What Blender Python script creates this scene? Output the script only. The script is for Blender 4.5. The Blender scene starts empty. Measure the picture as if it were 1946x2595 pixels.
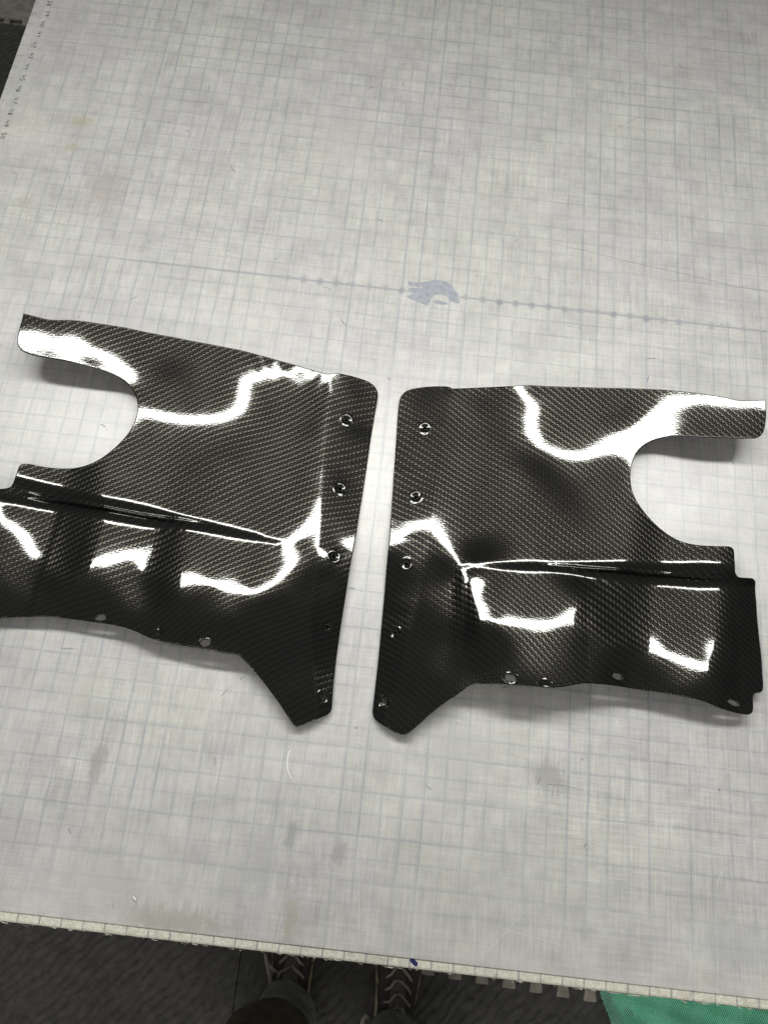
import bpy, bmesh, math, random
import numpy as np
from mathutils import Vector, Matrix
from mathutils.geometry import delaunay_2d_cdt
scene = bpy.context.scene
COL = scene.collection
S = 0.0254                                   # all lengths below are inches on the table's printed grid
PI = math.pi

# ---------------------------------------------------------------- camera
cam = bpy.data.cameras.new('camera')
cam.sensor_fit = 'HORIZONTAL'; cam.sensor_width = 36.0; cam.lens = 38.277
cam.clip_start = 0.02; cam.clip_end = 100
camo = bpy.data.objects.new('camera', cam); COL.objects.link(camo)
RX = Vector((0.99358408, 0.1071605, 0.03615669)); RY = Vector((0.11304229, -0.93115233, -0.34666523)); RZ = Vector((-0.00348143, 0.34852829, -0.9372918))
CP = Vector((0.64499, -30.0416, 41.90896)) * S
m = Matrix.Identity(4)
for i in range(3):
    m[i][0] = RX[i]; m[i][1] = -RY[i]; m[i][2] = -RZ[i]; m[i][3] = CP[i]
camo.matrix_world = m
scene.camera = camo

# ---------------------------------------------------------------- light: one long strip fixture over the table, dim room
W = bpy.data.worlds.new('World'); scene.world = W; W.use_nodes = True
wn = W.node_tree; wn.nodes.clear()
wo = wn.nodes.new('ShaderNodeOutputWorld'); wb = wn.nodes.new('ShaderNodeBackground')
wn.links.new(wb.outputs[0], wo.inputs[0])
tc = wn.nodes.new('ShaderNodeTexCoord'); sx = wn.nodes.new('ShaderNodeSeparateXYZ'); mr = wn.nodes.new('ShaderNodeMapRange')
mr.inputs['From Min'].default_value = 0.05; mr.inputs['From Max'].default_value = 0.85
mr.inputs['To Min'].default_value = 0.02; mr.inputs['To Max'].default_value = 0.27
wn.links.new(tc.outputs['Generated'], sx.inputs[0]); wn.links.new(sx.outputs['Z'], mr.inputs['Value'])
wn.links.new(mr.outputs[0], wb.inputs['Strength'])
wb.inputs['Color'].default_value = (1.0, 1.0, 0.97, 1)
def strip(name, x0, x1, y, z, w, radiance, col, tilt=0.0):
    l = bpy.data.lights.new(name, 'AREA'); l.shape = 'RECTANGLE'
    l.size = (x1 - x0) * S; l.size_y = w * S; l.color = col
    l.energy = radiance * PI * l.size * l.size_y
    o = bpy.data.objects.new(name, l); COL.objects.link(o)
    o.location = ((x0 + x1) / 2 * S, y * S, z * S); o.rotation_euler = (math.radians(tilt), 0, 0)
    return o
strip('ceiling_strip_light', -43, 43, 8, 50, 5.6, 32.5, (1.0, 1.0, 0.95), -38)
strip('rear_strip_light', -47, 43, -84, 54, 5.0, 27.0, (1.0, 0.98, 0.92))
#strip('far_strip_light', -54, 46, 118, 66, 6.0, 14.0, (1.0, 1.0, 0.95))
scene.view_settings.view_transform = 'Standard'; scene.view_settings.look = 'None'
scene.view_settings.exposure = 0.0; scene.view_settings.gamma = 1.0
scene.render.engine = 'CYCLES'
try: scene.cycles.max_bounces = 6
except Exception: pass

# ---------------------------------------------------------------- helpers
def empty(name, loc=(0, 0, 0), label=None, cat=None, group=None):
    o = bpy.data.objects.new(name, None); COL.objects.link(o); o.location = Vector(loc) * S
    if label: o['label'] = label
    if cat: o['category'] = cat
    if group: o['group'] = group
    return o
def mesh_obj(name, verts, faces, mat, parent=None, smooth=True, label=None, cat=None, kind=None, group=None):
    me = bpy.data.meshes.new(name)
    me.from_pydata([(v[0] * S, v[1] * S, v[2] * S) for v in verts], [], faces); me.update()
    if smooth: me.polygons.foreach_set('use_smooth', [True] * len(me.polygons))
    me.materials.append(mat)
    o = bpy.data.objects.new(name, me); COL.objects.link(o)
    if parent is not None:
        o.parent = parent; o.matrix_parent_inverse = Matrix.Translation(-world_loc(parent))
    if label: o['label'] = label
    if cat: o['category'] = cat
    if kind: o['kind'] = kind
    if group: o['group'] = group
    return o
def world_loc(o):
    l = Vector(o.location)
    return l if o.type == 'EMPTY' else Vector((0, 0, 0))
class G:
    def __init__(s): s.v = []; s.f = []
    def box(s, x0, x1, y0, y1, z0, z1):
        b = len(s.v)
        s.v += [(x0, y0, z0), (x1, y0, z0), (x1, y1, z0), (x0, y1, z0), (x0, y0, z1), (x1, y0, z1), (x1, y1, z1), (x0, y1, z1)]
        s.f += [tuple(b + i for i in q) for q in ((3, 2, 1, 0), (4, 5, 6, 7), (0, 1, 5, 4), (1, 2, 6, 5), (2, 3, 7, 6), (3, 0, 4, 7))]
    def ribbon(s, pts, w, z):
        n = len(pts); b = len(s.v)
        for i, p in enumerate(pts):
            a = pts[max(0, i - 1)]; c = pts[min(n - 1, i + 1)]
            dx, dy = c[0] - a[0], c[1] - a[1]; L = math.hypot(dx, dy) or 1
            ww = w * (0.55 if i in (0, n - 1) else 1)
            s.v += [(p[0] - dy / L * ww / 2, p[1] + dx / L * ww / 2, z), (p[0] + dy / L * ww / 2, p[1] - dx / L * ww / 2, z)]
        for i in range(n - 1): s.f.append((b + 2 * i + 1, b + 2 * i + 3, b + 2 * i + 2, b + 2 * i))
    def tube(s, pts, r, k=6, flat=1.0, cap=True):
        b = len(s.v); n = len(pts); P = [Vector(p) for p in pts]
        for i, p in enumerate(P):
            t = (P[min(n - 1, i + 1)] - P[max(0, i - 1)]).normalized()
            up = Vector((0, 0, 1)) if abs(t.z) < .9 else Vector((1, 0, 0))
            a = t.cross(up).normalized(); c = a.cross(t).normalized()
            rr = r[i] if isinstance(r, (list, tuple)) else r
            for j in range(k):
                th = 2 * PI * j / k
                s.v.append(tuple(p + a * math.cos(th) * rr + c * math.sin(th) * rr * flat))
        for i in range(n - 1):
            for j in range(k):
                s.f.append((b + i * k + j, b + i * k + (j + 1) % k, b + (i + 1) * k + (j + 1) % k, b + (i + 1) * k + j))
        if cap:
            s.f.append(tuple(b + j for j in range(k))[::-1]); s.f.append(tuple(b + (n - 1) * k + j for j in range(k)))
    def loft(s, rings, cap0=True, cap1=True):
        b = len(s.v); k = len(rings[0])
        for r in rings: s.v += [tuple(p) for p in r]
        for i in range(len(rings) - 1):
            for j in range(k):
                s.f.append((b + i * k + j, b + i * k + (j + 1) % k, b + (i + 1) * k + (j + 1) % k, b + (i + 1) * k + j))
        if cap0: s.f.append(tuple(b + j for j in range(k))[::-1])
        if cap1: s.f.append(tuple(b + (len(rings) - 1) * k + j for j in range(k)))
    def prism(s, poly, z0, z1):
        n = len(poly); b = len(s.v)
        s.v += [(p[0], p[1], z0) for p in poly] + [(p[0], p[1], z1) for p in poly]
        s.f.append(tuple(b + n + i for i in range(n))); s.f.append(tuple(b + i for i in range(n))[::-1])
        for i in range(n): s.f.append((b + i, b + (i + 1) % n, b + n + (i + 1) % n, b + n + i))
    def obj(s, name, mat, parent=None, **k): return mesh_obj(name, s.v, s.f, mat, parent, **k)

class NT:
    """small node-writing helper"""
    def __init__(s, name):
        s.m = bpy.data.materials.new(name); s.m.use_nodes = True
        s.t = s.m.node_tree; s.t.nodes.clear()
        s.out = s.t.nodes.new('ShaderNodeOutputMaterial'); s.b = s.t.nodes.new('ShaderNodeBsdfPrincipled')
        s.t.links.new(s.b.outputs[0], s.out.inputs[0])
    def n(s, typ, **k):
        nd = s.t.nodes.new('ShaderNode' + typ)
        for a, v in k.items(): setattr(nd, a, v)
        return nd
    def put(s, sock, v):
        if v is None: return
        if hasattr(v, 'is_output') or isinstance(v, bpy.types.NodeSocket): s.t.links.new(v, sock)
        else: sock.default_value = v
    def M(s, op, a, b=None, c=None, clamp=False):
        nd = s.n('Math', operation=op); nd.use_clamp = clamp
        s.put(nd.inputs[0], a); s.put(nd.inputs[1], b); s.put(nd.inputs[2], c)
        return nd.outputs[0]
    def mix(s, f, a, b, mode='MIX'):
        nd = s.n('MixRGB', blend_type=mode); s.put(nd.inputs[0], f); s.put(nd.inputs[1], a); s.put(nd.inputs[2], b)
        return nd.outputs[0]
    def noise(s, vec, scale, detail=2, rough=.5, dist=0.0):
        nd = s.n('TexNoise'); s.put(nd.inputs['Vector'], vec); nd.inputs['Scale'].default_value = scale
        nd.inputs['Detail'].default_value = detail; nd.inputs['Roughness'].default_value = rough; nd.inputs['Distortion'].default_value = dist
        return nd.outputs['Fac']
    def mapr(s, v, a, b, c=0.0, d=1.0, smooth=False):
        nd = s.n('MapRange'); nd.interpolation_type = 'SMOOTHSTEP' if smooth else 'LINEAR'
        s.put(nd.inputs['Value'], v)
        for k, x in zip(('From Min', 'From Max', 'To Min', 'To Max'), (a, b, c, d)): nd.inputs[k].default_value = x
        return nd.outputs[0]
    def coords(s, scale=1 / S):
        t = s.n('TexCoord'); mp = s.n('Mapping'); mp.inputs['Scale'].default_value = (scale,) * 3
        s.t.links.new(t.outputs['Object'], mp.inputs[0]); return mp.outputs[0]
    def vscale(s, v, sc, loc=(0, 0, 0)):
        mp = s.n('Mapping'); mp.inputs['Scale'].default_value = sc; mp.inputs['Location'].default_value = loc
        s.put(mp.inputs[0], v); return mp.outputs[0]
    def bump(s, h, strength, dist, normal=None):
        nd = s.n('Bump'); nd.inputs['Strength'].default_value = strength; nd.inputs['Distance'].default_value = dist
        s.put(nd.inputs['Height'], h); s.put(nd.inputs['Normal'], normal); return nd.outputs[0]
    def set(s, **k):
        for a, v in k.items(): s.put(s.b.inputs[a.replace('_', ' ')], v)
        return s.m
def rgb(r, g, b): return (r, g, b, 1)
def plain(name, col, rough=.6, var=.25, scale=8.0, bump=.0, spec=.4):
    t = NT(name); c = t.coords(); n = t.noise(c, scale, 4, .6)
    k = t.mapr(n, .25, .75, 1 - var, 1 + var)
    nd = t.n('VectorMath', operation='SCALE'); nd.inputs[0].default_value = col; t.put(nd.inputs['Scale'], k)
    t.set(Base_Color=nd.outputs[0], Roughness=rough, Specular_IOR_Level=spec)
    if bump: t.set(Normal=t.bump(t.noise(c, scale * 4, 3), bump, .02 * S))
    return t.m

# ---------------------------------------------------------------- materials
def make_mat_surface():
    t = NT('translucent_grid_mat'); c = t.coords(); sp = t.n('SeparateXYZ'); t.put(sp.inputs[0], c)
    x, y = sp.outputs['X'], sp.outputs['Y']
    wob = t.M('MULTIPLY', t.M('SUBTRACT', t.noise(c, .35, 2), .5), .10)
    def lines(co, other, seed, width):
        w = t.M('ADD', co, wob)
        d = t.M('ABSOLUTE', t.M('SUBTRACT', t.M('FRACT', t.M('ADD', w, .5)), .5))
        idx = t.M('FLOOR', t.M('ADD', co, .5))
        wn_ = t.n('TexWhiteNoise', noise_dimensions='1D'); t.put(wn_.inputs['W'], t.M('ADD', idx, seed))
        rnd = wn_.outputs['Value']
        ww = t.M('ADD', width, t.M('MULTIPLY', rnd, width * .5))
        l = t.M('SUBTRACT', 1.0, t.M('DIVIDE', d, ww), clamp=True)
        l = t.M('POWER', l, .8)
        seg = t.noise(t.vscale(c, (.18, .18, .18), (seed, 0, 0)), 1.0, 3)
        return t.M('MULTIPLY', l, t.M('MULTIPLY', t.mapr(rnd, 0, 1, .62, 1.0), t.mapr(seg, .3, .6, .35, 1.0)))
    gx = lines(x, y, 3.3, .062); gy = lines(y, x, 41.7, .056)
    grid = t.M('MAXIMUM', gx, gy)
    grid = t.M('MULTIPLY', grid, t.M('MULTIPLY', t.mapr(y, -35.5, -30.5, .22, 1), t.mapr(x, -27.5, -22, .2, 1)))     # print worn off along the borders
    # soft second set of wider lines (the print seen through the mat's depth)
    wx = t.M('SUBTRACT', 1.0, t.M('DIVIDE', t.M('ABSOLUTE', t.M('SUBTRACT', t.M('FRACT', t.M('ADD', x, .62)), .5)), .11), clamp=True)
    wy = t.M('SUBTRACT', 1.0, t.M('DIVIDE', t.M('ABSOLUTE', t.M('SUBTRACT', t.M('FRACT', t.M('ADD', y, .40)), .5)), .11), clamp=True)
    pa = t.mapr(t.noise(t.vscale(c, (.9, .06, 1)), 1, 3), .45, .7); pb = t.mapr(t.noise(t.vscale(c, (.06, .9, 1), (9, 4, 0)), 1, 3), .45, .7)
    soft = t.M('MAXIMUM', t.M('MULTIPLY', wx, pa), t.M('MULTIPLY', wy, pb))
    # wiping streaks, both ways
    sy = t.noise(t.vscale(c, (6.5, .34, 1)), 1, 6, .68); sxx = t.noise(t.vscale(c, (.34, 6.5, 1), (3, 8, 0)), 1, 6, .68)
    sy2 = t.noise(t.vscale(c, (22, .7, 1), (1, 0, 0)), 1, 4, .7); sx2 = t.noise(t.vscale(c, (.7, 22, 1), (5, 3, 0)), 1, 4, .7)
    zone = t.mapr(t.noise(c, .09, 2), .35, .65)
    zone2 = t.mapr(t.noise(t.vscale(c, (1, 1, 1), (31, 5, 0)), .11, 3), .38, .62, .25, 1)
    st = t.M('ADD', t.M('MULTIPLY', t.M('MULTIPLY', t.M('SUBTRACT', sy, .5), .85), zone2), t.M('MULTIPLY', t.M('MULTIPLY', t.M('SUBTRACT', sxx, .5), .70), t.mapr(zone, 0, 1, .35, 1)))
    cl = t.noise(c, .42, 9, .62); cl2 = t.noise(t.vscale(c, (1, 1, 1), (3, 60, 0)), 1.6, 6, .6)
    st = t.M('ADD', st, t.M('ADD', t.M('MULTIPLY', t.M('SUBTRACT', cl, .5), .85), t.M('MULTIPLY', t.M('SUBTRACT', cl2, .5), .36)))
    st2 = t.M('ADD', t.M('MULTIPLY', t.M('SUBTRACT', sy2, .5), .85), t.M('MULTIPLY', t.M('MULTIPLY', t.M('SUBTRACT', sx2, .5), .9), zone))
    # per-square tint
    cell = t.n('TexWhiteNoise', noise_dimensions='2D'); fl = t.n('VectorMath', operation='FLOOR'); t.put(fl.inputs[0], c); t.put(cell.inputs['Vector'], fl.outputs[0])
    patch = t.noise(c, .16, 4, .6); patch2 = t.noise(t.vscale(c, (1, 1, 1), (20, 7, 0)), .5, 4, .6)
    base = t.mix(t.mapr(patch, .33, .67), rgb(.455, .453, .417), rgb(.38, .375, .37))
    base = t.mix(t.M('MULTIPLY', t.mapr(patch2, .45, .7), .5), base, rgb(.39, .365, .375))
    base = t.mix(t.M('MULTIPLY', t.mapr(t.noise(t.vscale(c, (1, 1, 1), (77, 13, 0)), .09, 3), .42, .62), .6), base, rgb(.385, .365, .385))
    base = t.mix(t.M('MULTIPLY', cell.outputs['Value'], .26), base, rgb(.49, .49, .44))
    base = t.mix(t.M('MULTIPLY', soft, .40), base, rgb(.29, .295, .32))
    base = t.mix(t.M('MULTIPLY', grid, .66), base, rgb(.22, .24, .285))
    k = t.M('ADD', 1.0, t.M('ADD', st, st2))
    sc = t.n('VectorMath', operation='SCALE'); t.put(sc.inputs[0], base); t.put(sc.inputs['Scale'], t.mapr(k, .5, 1.5, .62, 1.33)); col = sc.outputs[0]
    # ink line with a blot on every inch, running across at y = 0
    ax = t.M('ABSOLUTE', t.M('SUBTRACT', t.M('FRACT', t.M('ADD', x, .5)), .5))
    ri = t.n('TexWhiteNoise', noise_dimensions='1D'); t.put(ri.inputs['W'], t.M('FLOOR', t.M('ADD', x, .5)))
    yy = t.M('ADD', y, t.M('MULTIPLY', t.M('SUBTRACT', ri.outputs['Value'], .5), .12))
    dd = t.M('SQRT', t.M('ADD', t.M('MULTIPLY', ax, ax), t.M('MULTIPLY', yy, yy)))
    dd = t.M('ADD', dd, t.M('MULTIPLY', t.M('SUBTRACT', t.noise(c, 6, 2), .5), .16))
    blot = t.M('MULTIPLY', t.mapr(dd, .10, .34, 1, 0, True), t.mapr(ri.outputs['Value'], 0, 1, .35, 1))
    blot = t.M('MULTIPLY', blot, t.M('MULTIPLY', t.mapr(x, -8.5, -5.6), t.mapr(x, 13, 24, 1, .35)))
    ln = t.M('MULTIPLY', t.mapr(t.M('ABSOLUTE', y), .03, .11, 1, 0), t.mapr(x, -22, -14, 0, .6))
    gap = t.M('MAXIMUM', t.mapr(x, .2, .5, 1, 0), t.mapr(x, 3.4, 3.7, 0, 1))
    ink = t.M('MULTIPLY', t.M('MAXIMUM', blot, ln), gap)
    col = t.mix(t.M('MULTIPLY', ink, .75), col, rgb(.15, .165, .20))
    # old stains
    for (px, py, r, ry, cc, a) in STAINS:
        v = t.vscale(c, (1 / r, 1 / ry, 0), (-px / r, -py / ry, 0))
        ln_ = t.n('VectorMath', operation='LENGTH'); t.put(ln_.inputs[0], v)
        e = t.M('ADD', ln_.outputs['Value'], t.M('MULTIPLY', t.M('ADD', t.M('SUBTRACT', t.noise(c, 2.2, 6, .75), .5), t.M('SUBTRACT', sy2, .5)), 2.0))
        col = t.mix(t.M('MULTIPLY', t.mapr(e, .3, 1.1, 1, 0, True), a), col, rgb(*cc))
    # dirt specks
    vo = t.n('TexVoronoi'); t.put(vo.inputs['Vector'], c); vo.inputs['Scale'].default_value = .55
    spk = t.M('MULTIPLY', t.mapr(vo.outputs['Distance'], .02, .05, 1, 0), t.mapr(t.noise(c, .4, 1), .5, .55))
    col = t.mix(t.M('MULTIPLY', spk, .6), col, rgb(.12, .12, .12))
    wv_ = t.n('TexVoronoi'); t.put(wv_.inputs['Vector'], t.vscale(c, (1, 1, 1), (9, 9, 0))); wv_.inputs['Scale'].default_value = 1.9
    gl = t.M('MULTIPLY', t.mapr(wv_.outputs['Distance'], .03, .07, 1, 0), t.mapr(t.noise(c, .35, 3), .55, .62))  # white sparkles, put into the colour as small bright dots
    col = t.mix(t.M('MULTIPLY', gl, .8), col, rgb(.78, .78, .74))
    t.set(Base_Color=col, Roughness=t.mapr(sy, .3, .7, .34, .42), Specular_IOR_Level=1.0)
    t.set(Normal=t.bump(t.M('ADD', sy2, sx2), .10, .01 * S))
    return t.m

def make_carbon(name, hand):
    t = NT(name)
    uvn = t.n('UVMap', uv_map='weave'); sp = t.n('SeparateXYZ'); t.put(sp.inputs[0], uvn.outputs[0])
    u, v = sp.outputs['X'], sp.outputs['Y']
    i = t.M('FLOOR', u); j = t.M('FLOOR', v)
    k = t.M('FLOORED_MODULO', t.M('SUBTRACT', i, j), 4.0)
    warp = t.M('LESS_THAN', k, 1.5)
    fu = t.M('SUBTRACT', t.M('MULTIPLY', t.M('FRACT', u), 2.0), 1.0); fv = t.M('SUBTRACT', t.M('MULTIPLY', t.M('FRACT', v), 2.0), 1.0)
    q1 = t.M('SUBTRACT', t.M('FLOORED_MODULO', t.M('ADD', t.M('SUBTRACT', i, v), 1.0), 4.0), 1.0)
    q2 = t.M('SUBTRACT', t.M('FLOORED_MODULO', t.M('SUBTRACT', u, j), 4.0), 3.0)
    def crown(f, q): return t.M('MULTIPLY', t.M('SUBTRACT', 1.0, t.M('MULTIPLY', f, f)), t.M('SUBTRACT', 1.0, t.M('POWER', t.M('ABSOLUTE', q), 3.0)), clamp=True)
    h1 = crown(fu, q1); h2 = crown(fv, q2)
    def sel(a, b): return t.M('ADD', t.M('MULTIPLY', warp, a), t.M('MULTIPLY', t.M('SUBTRACT', 1.0, warp), b))
    h = sel(h1, h2)
    hp = t.M('POWER', h, .6)
    # fibres in each tow
    fib = t.noise(t.vscale(uvn.outputs[0], (1, 1, 1)), 3.0, 3, .7)
    warpc = t.mix(hp, rgb(.001, .001, .001), rgb(.028, .0262, .0212))
    weftc = t.mix(hp, rgb(.001, .001, .001), rgb(.0065, .006, .005))  # weft darker than warp: the tows' differing sheen put into the colour
    mixc = t.mix(warp, weftc, warpc)
    sc = t.n('VectorMath', operation='SCALE'); t.put(sc.inputs[0], mixc); t.put(sc.inputs['Scale'], t.mapr(fib, .3, .7, .75, 1.25))
    tg = t.n('Tangent', direction_type='UV_MAP', uv_map='weave')
    rot = sel(0.0, hand * 65.1 / 360.0)
    nb = t.bump(h, .13, .03 * S)
    c = t.coords()
    orange = t.M('ADD', t.noise(c, 9.0, 2), t.M('MULTIPLY', t.noise(c, 1.4, 2), 1.5))
    cn = t.bump(t.M('ADD', orange, t.M('MULTIPLY', h, .30)), .035, .03 * S)
    t.set(Base_Color=sc.outputs[0], Metallic=1.0, Roughness=.21, Anisotropic=.6, Anisotropic_Rotation=rot, Tangent=tg.outputs[0], Normal=nb,
          Coat_Weight=1.0, Coat_Roughness=t.mapr(t.noise(c, .8, 5, .7), .35, .7, .035, .085), Coat_IOR=1.5, Coat_Normal=cn)
    return t.m

def make_resin():
    t = NT('clear_black_resin'); c = t.coords()
    t.set(Base_Color=rgb(.012, .012, .011), Roughness=.3, Coat_Weight=.4, Coat_Roughness=.15, Normal=t.bump(t.noise(c, 9, 3), .5, .03 * S))
    return t.m
def make_foam(name, col, bumpy):
    t = NT(name); c = t.coords()
    r = t.n('Mapping'); r.inputs['Rotation'].default_value = (0, 0, .7); t.put(r.inputs[0], c)
    wv = t.n('TexWave', wave_type='BANDS'); t.put(wv.inputs['Vector'], r.outputs[0]); wv.inputs['Scale'].default_value = .42; wv.inputs['Distortion'].default_value = 7.0; wv.inputs['Detail'].default_value = 2.0
    n = t.noise(c, 1.2, 5, .65); n2 = t.noise(c, 30, 2)
    k = t.mapr(n, .3, .7, .7, 1.35)
    nd = t.n('VectorMath', operation='SCALE'); nd.inputs[0].default_value = col; t.put(nd.inputs['Scale'], k)
    dust = t.mix(t.M('MULTIPLY', t.mapr(t.noise(c, 14, 3, .7), .66, .78), .25), nd.outputs[0], rgb(.3, .29, .27))
    t.set(Base_Color=dust, Roughness=.75, Specular_IOR_Level=.3, Normal=t.bump(t.M('ADD', wv.outputs['Fac'], t.M('ADD', t.M('MULTIPLY', n2, .35), t.M('MULTIPLY', n, .8))), bumpy, .14 * S))
    return t.m
def make_board():
    t = NT('worn_table_edge'); c = t.coords(); sp = t.n('SeparateXYZ'); t.put(sp.inputs[0], c)
    n = t.noise(c, 9, 5, .7); n2 = t.noise(c, 2.2, 3)
    col = t.mix(t.mapr(n, .35, .68), rgb(.42, .405, .345), rgb(.62, .61, .53))
    col = t.mix(t.M('MULTIPLY', t.mapr(n2, .5, .72), .5), col, rgb(.30, .28, .235))
    col = t.mix(t.mapr(t.noise(c, 17, 4, .7), .58, .68, 0, .8), col, rgb(.15, .14, .13))
    # inch ticks in pencil along the front
    d = t.M('ABSOLUTE', t.M('SUBTRACT', t.M('FRACT', t.M('ADD', sp.outputs['X'], .5)), .5))
    tick = t.M('MULTIPLY', t.mapr(d, .025, .055, .75, 0), t.mapr(t.noise(c, 3, 2), .3, .6, .4, 1))
    col = t.mix(tick, col, rgb(.17, .17, .19))
    t.set(Base_Color=col, Roughness=.7, Normal=t.bump(n, .5, .03 * S)); return t.m
def make_cloth(name, col):
    t = NT(name); c = t.coords()
    r = t.n('Mapping'); r.inputs['Rotation'].default_value = (0, .6, .8); t.put(r.inputs[0], c)
    wv = t.n('TexWave', wave_type='BANDS'); t.put(wv.inputs['Vector'], r.outputs[0]); wv.inputs['Scale'].default_value = 7.0; wv.inputs['Distortion'].default_value = 1.5
    n = t.noise(c, 1.0, 5, .6)
    nd = t.n('VectorMath', operation='SCALE'); nd.inputs[0].default_value = col; t.put(nd.inputs['Scale'], t.mapr(n, .3, .7, .65, 1.35))
    t.set(Base_Color=nd.outputs[0], Roughness=.9, Specular_IOR_Level=.2, Normal=t.bump(t.M('ADD', wv.outputs['Fac'], t.M('MULTIPLY', n, 2)), .4, .05 * S)); return t.m
# traced positions,in inches on the table grid
BLOB = [(0.357,0.757),(0.598,0.698),(0.948,0.71),(1.293,0.792),(1.634,0.908),(1.976,1.024),(2.327,1.05),(2.624,1.006),(2.928,0.872),(3.122,0.653),(3.259,0.393),(3.477,0.214),(3.438,-0.033),(3.634,-0.317),(3.56,-0.498),(3.265,-0.435),(2.963,-0.303),(2.766,-0.019),(2.408,0.071),(2.123,-0.001),(1.907,-0.203),(1.816,-0.491),(1.754,-0.773),(1.591,-0.897),(1.318,-0.763),(1.018,-0.666),(0.719,-0.568),(0.479,-0.497),(0.348,-0.342),(0.629,-0.236),(0.849,-0.103),(0.612,-0.065),(0.401,0.01),(0.413,0.185),(0.637,0.285),(0.987,0.297),(1.33,0.378),(1.205,0.466),(0.86,0.405),(0.51,0.386),(0.351,0.525)]
BLOB2 = [(1.991,-0.502),(2.273,-0.395),(2.569,-0.459),(2.925,-0.549),(2.761,-0.673),(2.415,-0.699),(2.121,-0.656)]
THREAD = [(-2.662,-27.339),(-2.788,-27.541),(-2.816,-27.75),(-2.799,-28.122),(-2.712,-28.446),(-2.53,-28.758),(-2.271,-29.077)]
CHIP = [(-8.98,-34.692),(-8.925,-34.737),(-8.857,-34.796),(-8.795,-34.872)]
WHITE_LINES = [[(9.245,-31.537),(9.441,-34.215),(9.539,-35.183)],[(4.925,-33.856),(5.665,-33.879)],[(7.897,-34.21),(9.47,-34.458),(11.31,-34.709)],[(1.205,-32.216),(1.482,-34.545),(1.633,-35.51)],[(6.993,-35.766),(7.933,-34.813),(9.146,-33.416)],[(-0.579,-34.097),(0.361,-34.248)],[(14.886,20.572),(17.929,20.731),(20.417,20.733)],[(15.159,19.837),(17.36,19.872),(20.389,19.993)],[(14.754,22.617),(15.385,20.832)],[(17.874,18.278),(18.613,17.387)]]
DARK_LINES = [[(8.587,4.814),(11.092,4.489),(14.083,3.993),(18.041,3.457),(20.495,3.05),(22.609,2.952)],[(16.785,18.297),(16.232,17.571)],[(14.602,16.023),(13.265,14.957),(12.631,14.348)],[(-11.002,1.53),(-10.844,1.463),(-10.721,1.747)],[(6.858,-1.264),(6.914,-2.315)],[(-9.993,7.867),(-9.869,8.209)],[(-16.574,10.959),(-16.257,11.073)],[(9.946,-27.672),(10.822,-27.651),(11.798,-27.784)],[(-9.824,-34.98),(-9.831,-35.278)],[(-25.394,5.647),(-25.142,5.46),(-25.012,5.257)],[(-26.189,8.425),(-25.677,8.432),(-25.379,8.475)],[(7.41,5.941),(7.577,2.339)]]
BLUE_MARK = (4.193,-36.052)
STAINS = [(-6.846,-35.509,3.2,0.8,(0.23,0.21,0.17),0.54),(-1.674,-34.791,0.5,1.5,(0.27,0.245,0.19),0.5),(-22.141,10.317,1.0,0.55,(0.33,0.29,0.17),0.43),(-22.247,8.07,0.5,0.45,(0.33,0.29,0.17),0.43),(-2.196,-31.273,0.35,0.8,(0.2,0.2,0.2),0.54),(0.252,-31.937,0.55,0.8,(0.19,0.19,0.19),0.5),(10.071,-27.362,1.1,1.0,(0.24,0.235,0.23),0.7),(-11.902,-28.992,0.5,1.4,(0.25,0.24,0.235),0.7),(5.752,-26.295,2.0,1.6,(0.36,0.36,0.34),0.5),(-19.37,5.012,1.6,2.5,(0.3,0.275,0.255),0.6),(-24.1,3.414,0.7,0.6,(0.27,0.26,0.2),0.5),(-13.351,-25.728,1.6,1.8,(0.42,0.42,0.37),0.4),(-3.32,-32.523,1.2,2.4,(0.33,0.33,0.345),0.45),(-10.956,-34.683,5,1.5,(0.37,0.36,0.35),0.4),(-22.201,16.826,1.6,1.8,(0.37,0.355,0.36),0.4),(19.296,-33.855,3.0,1.2,(0.33,0.335,0.37),0.5),(-4.978,11.29,2.0,3.0,(0.43,0.41,0.39),0.35)]
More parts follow.
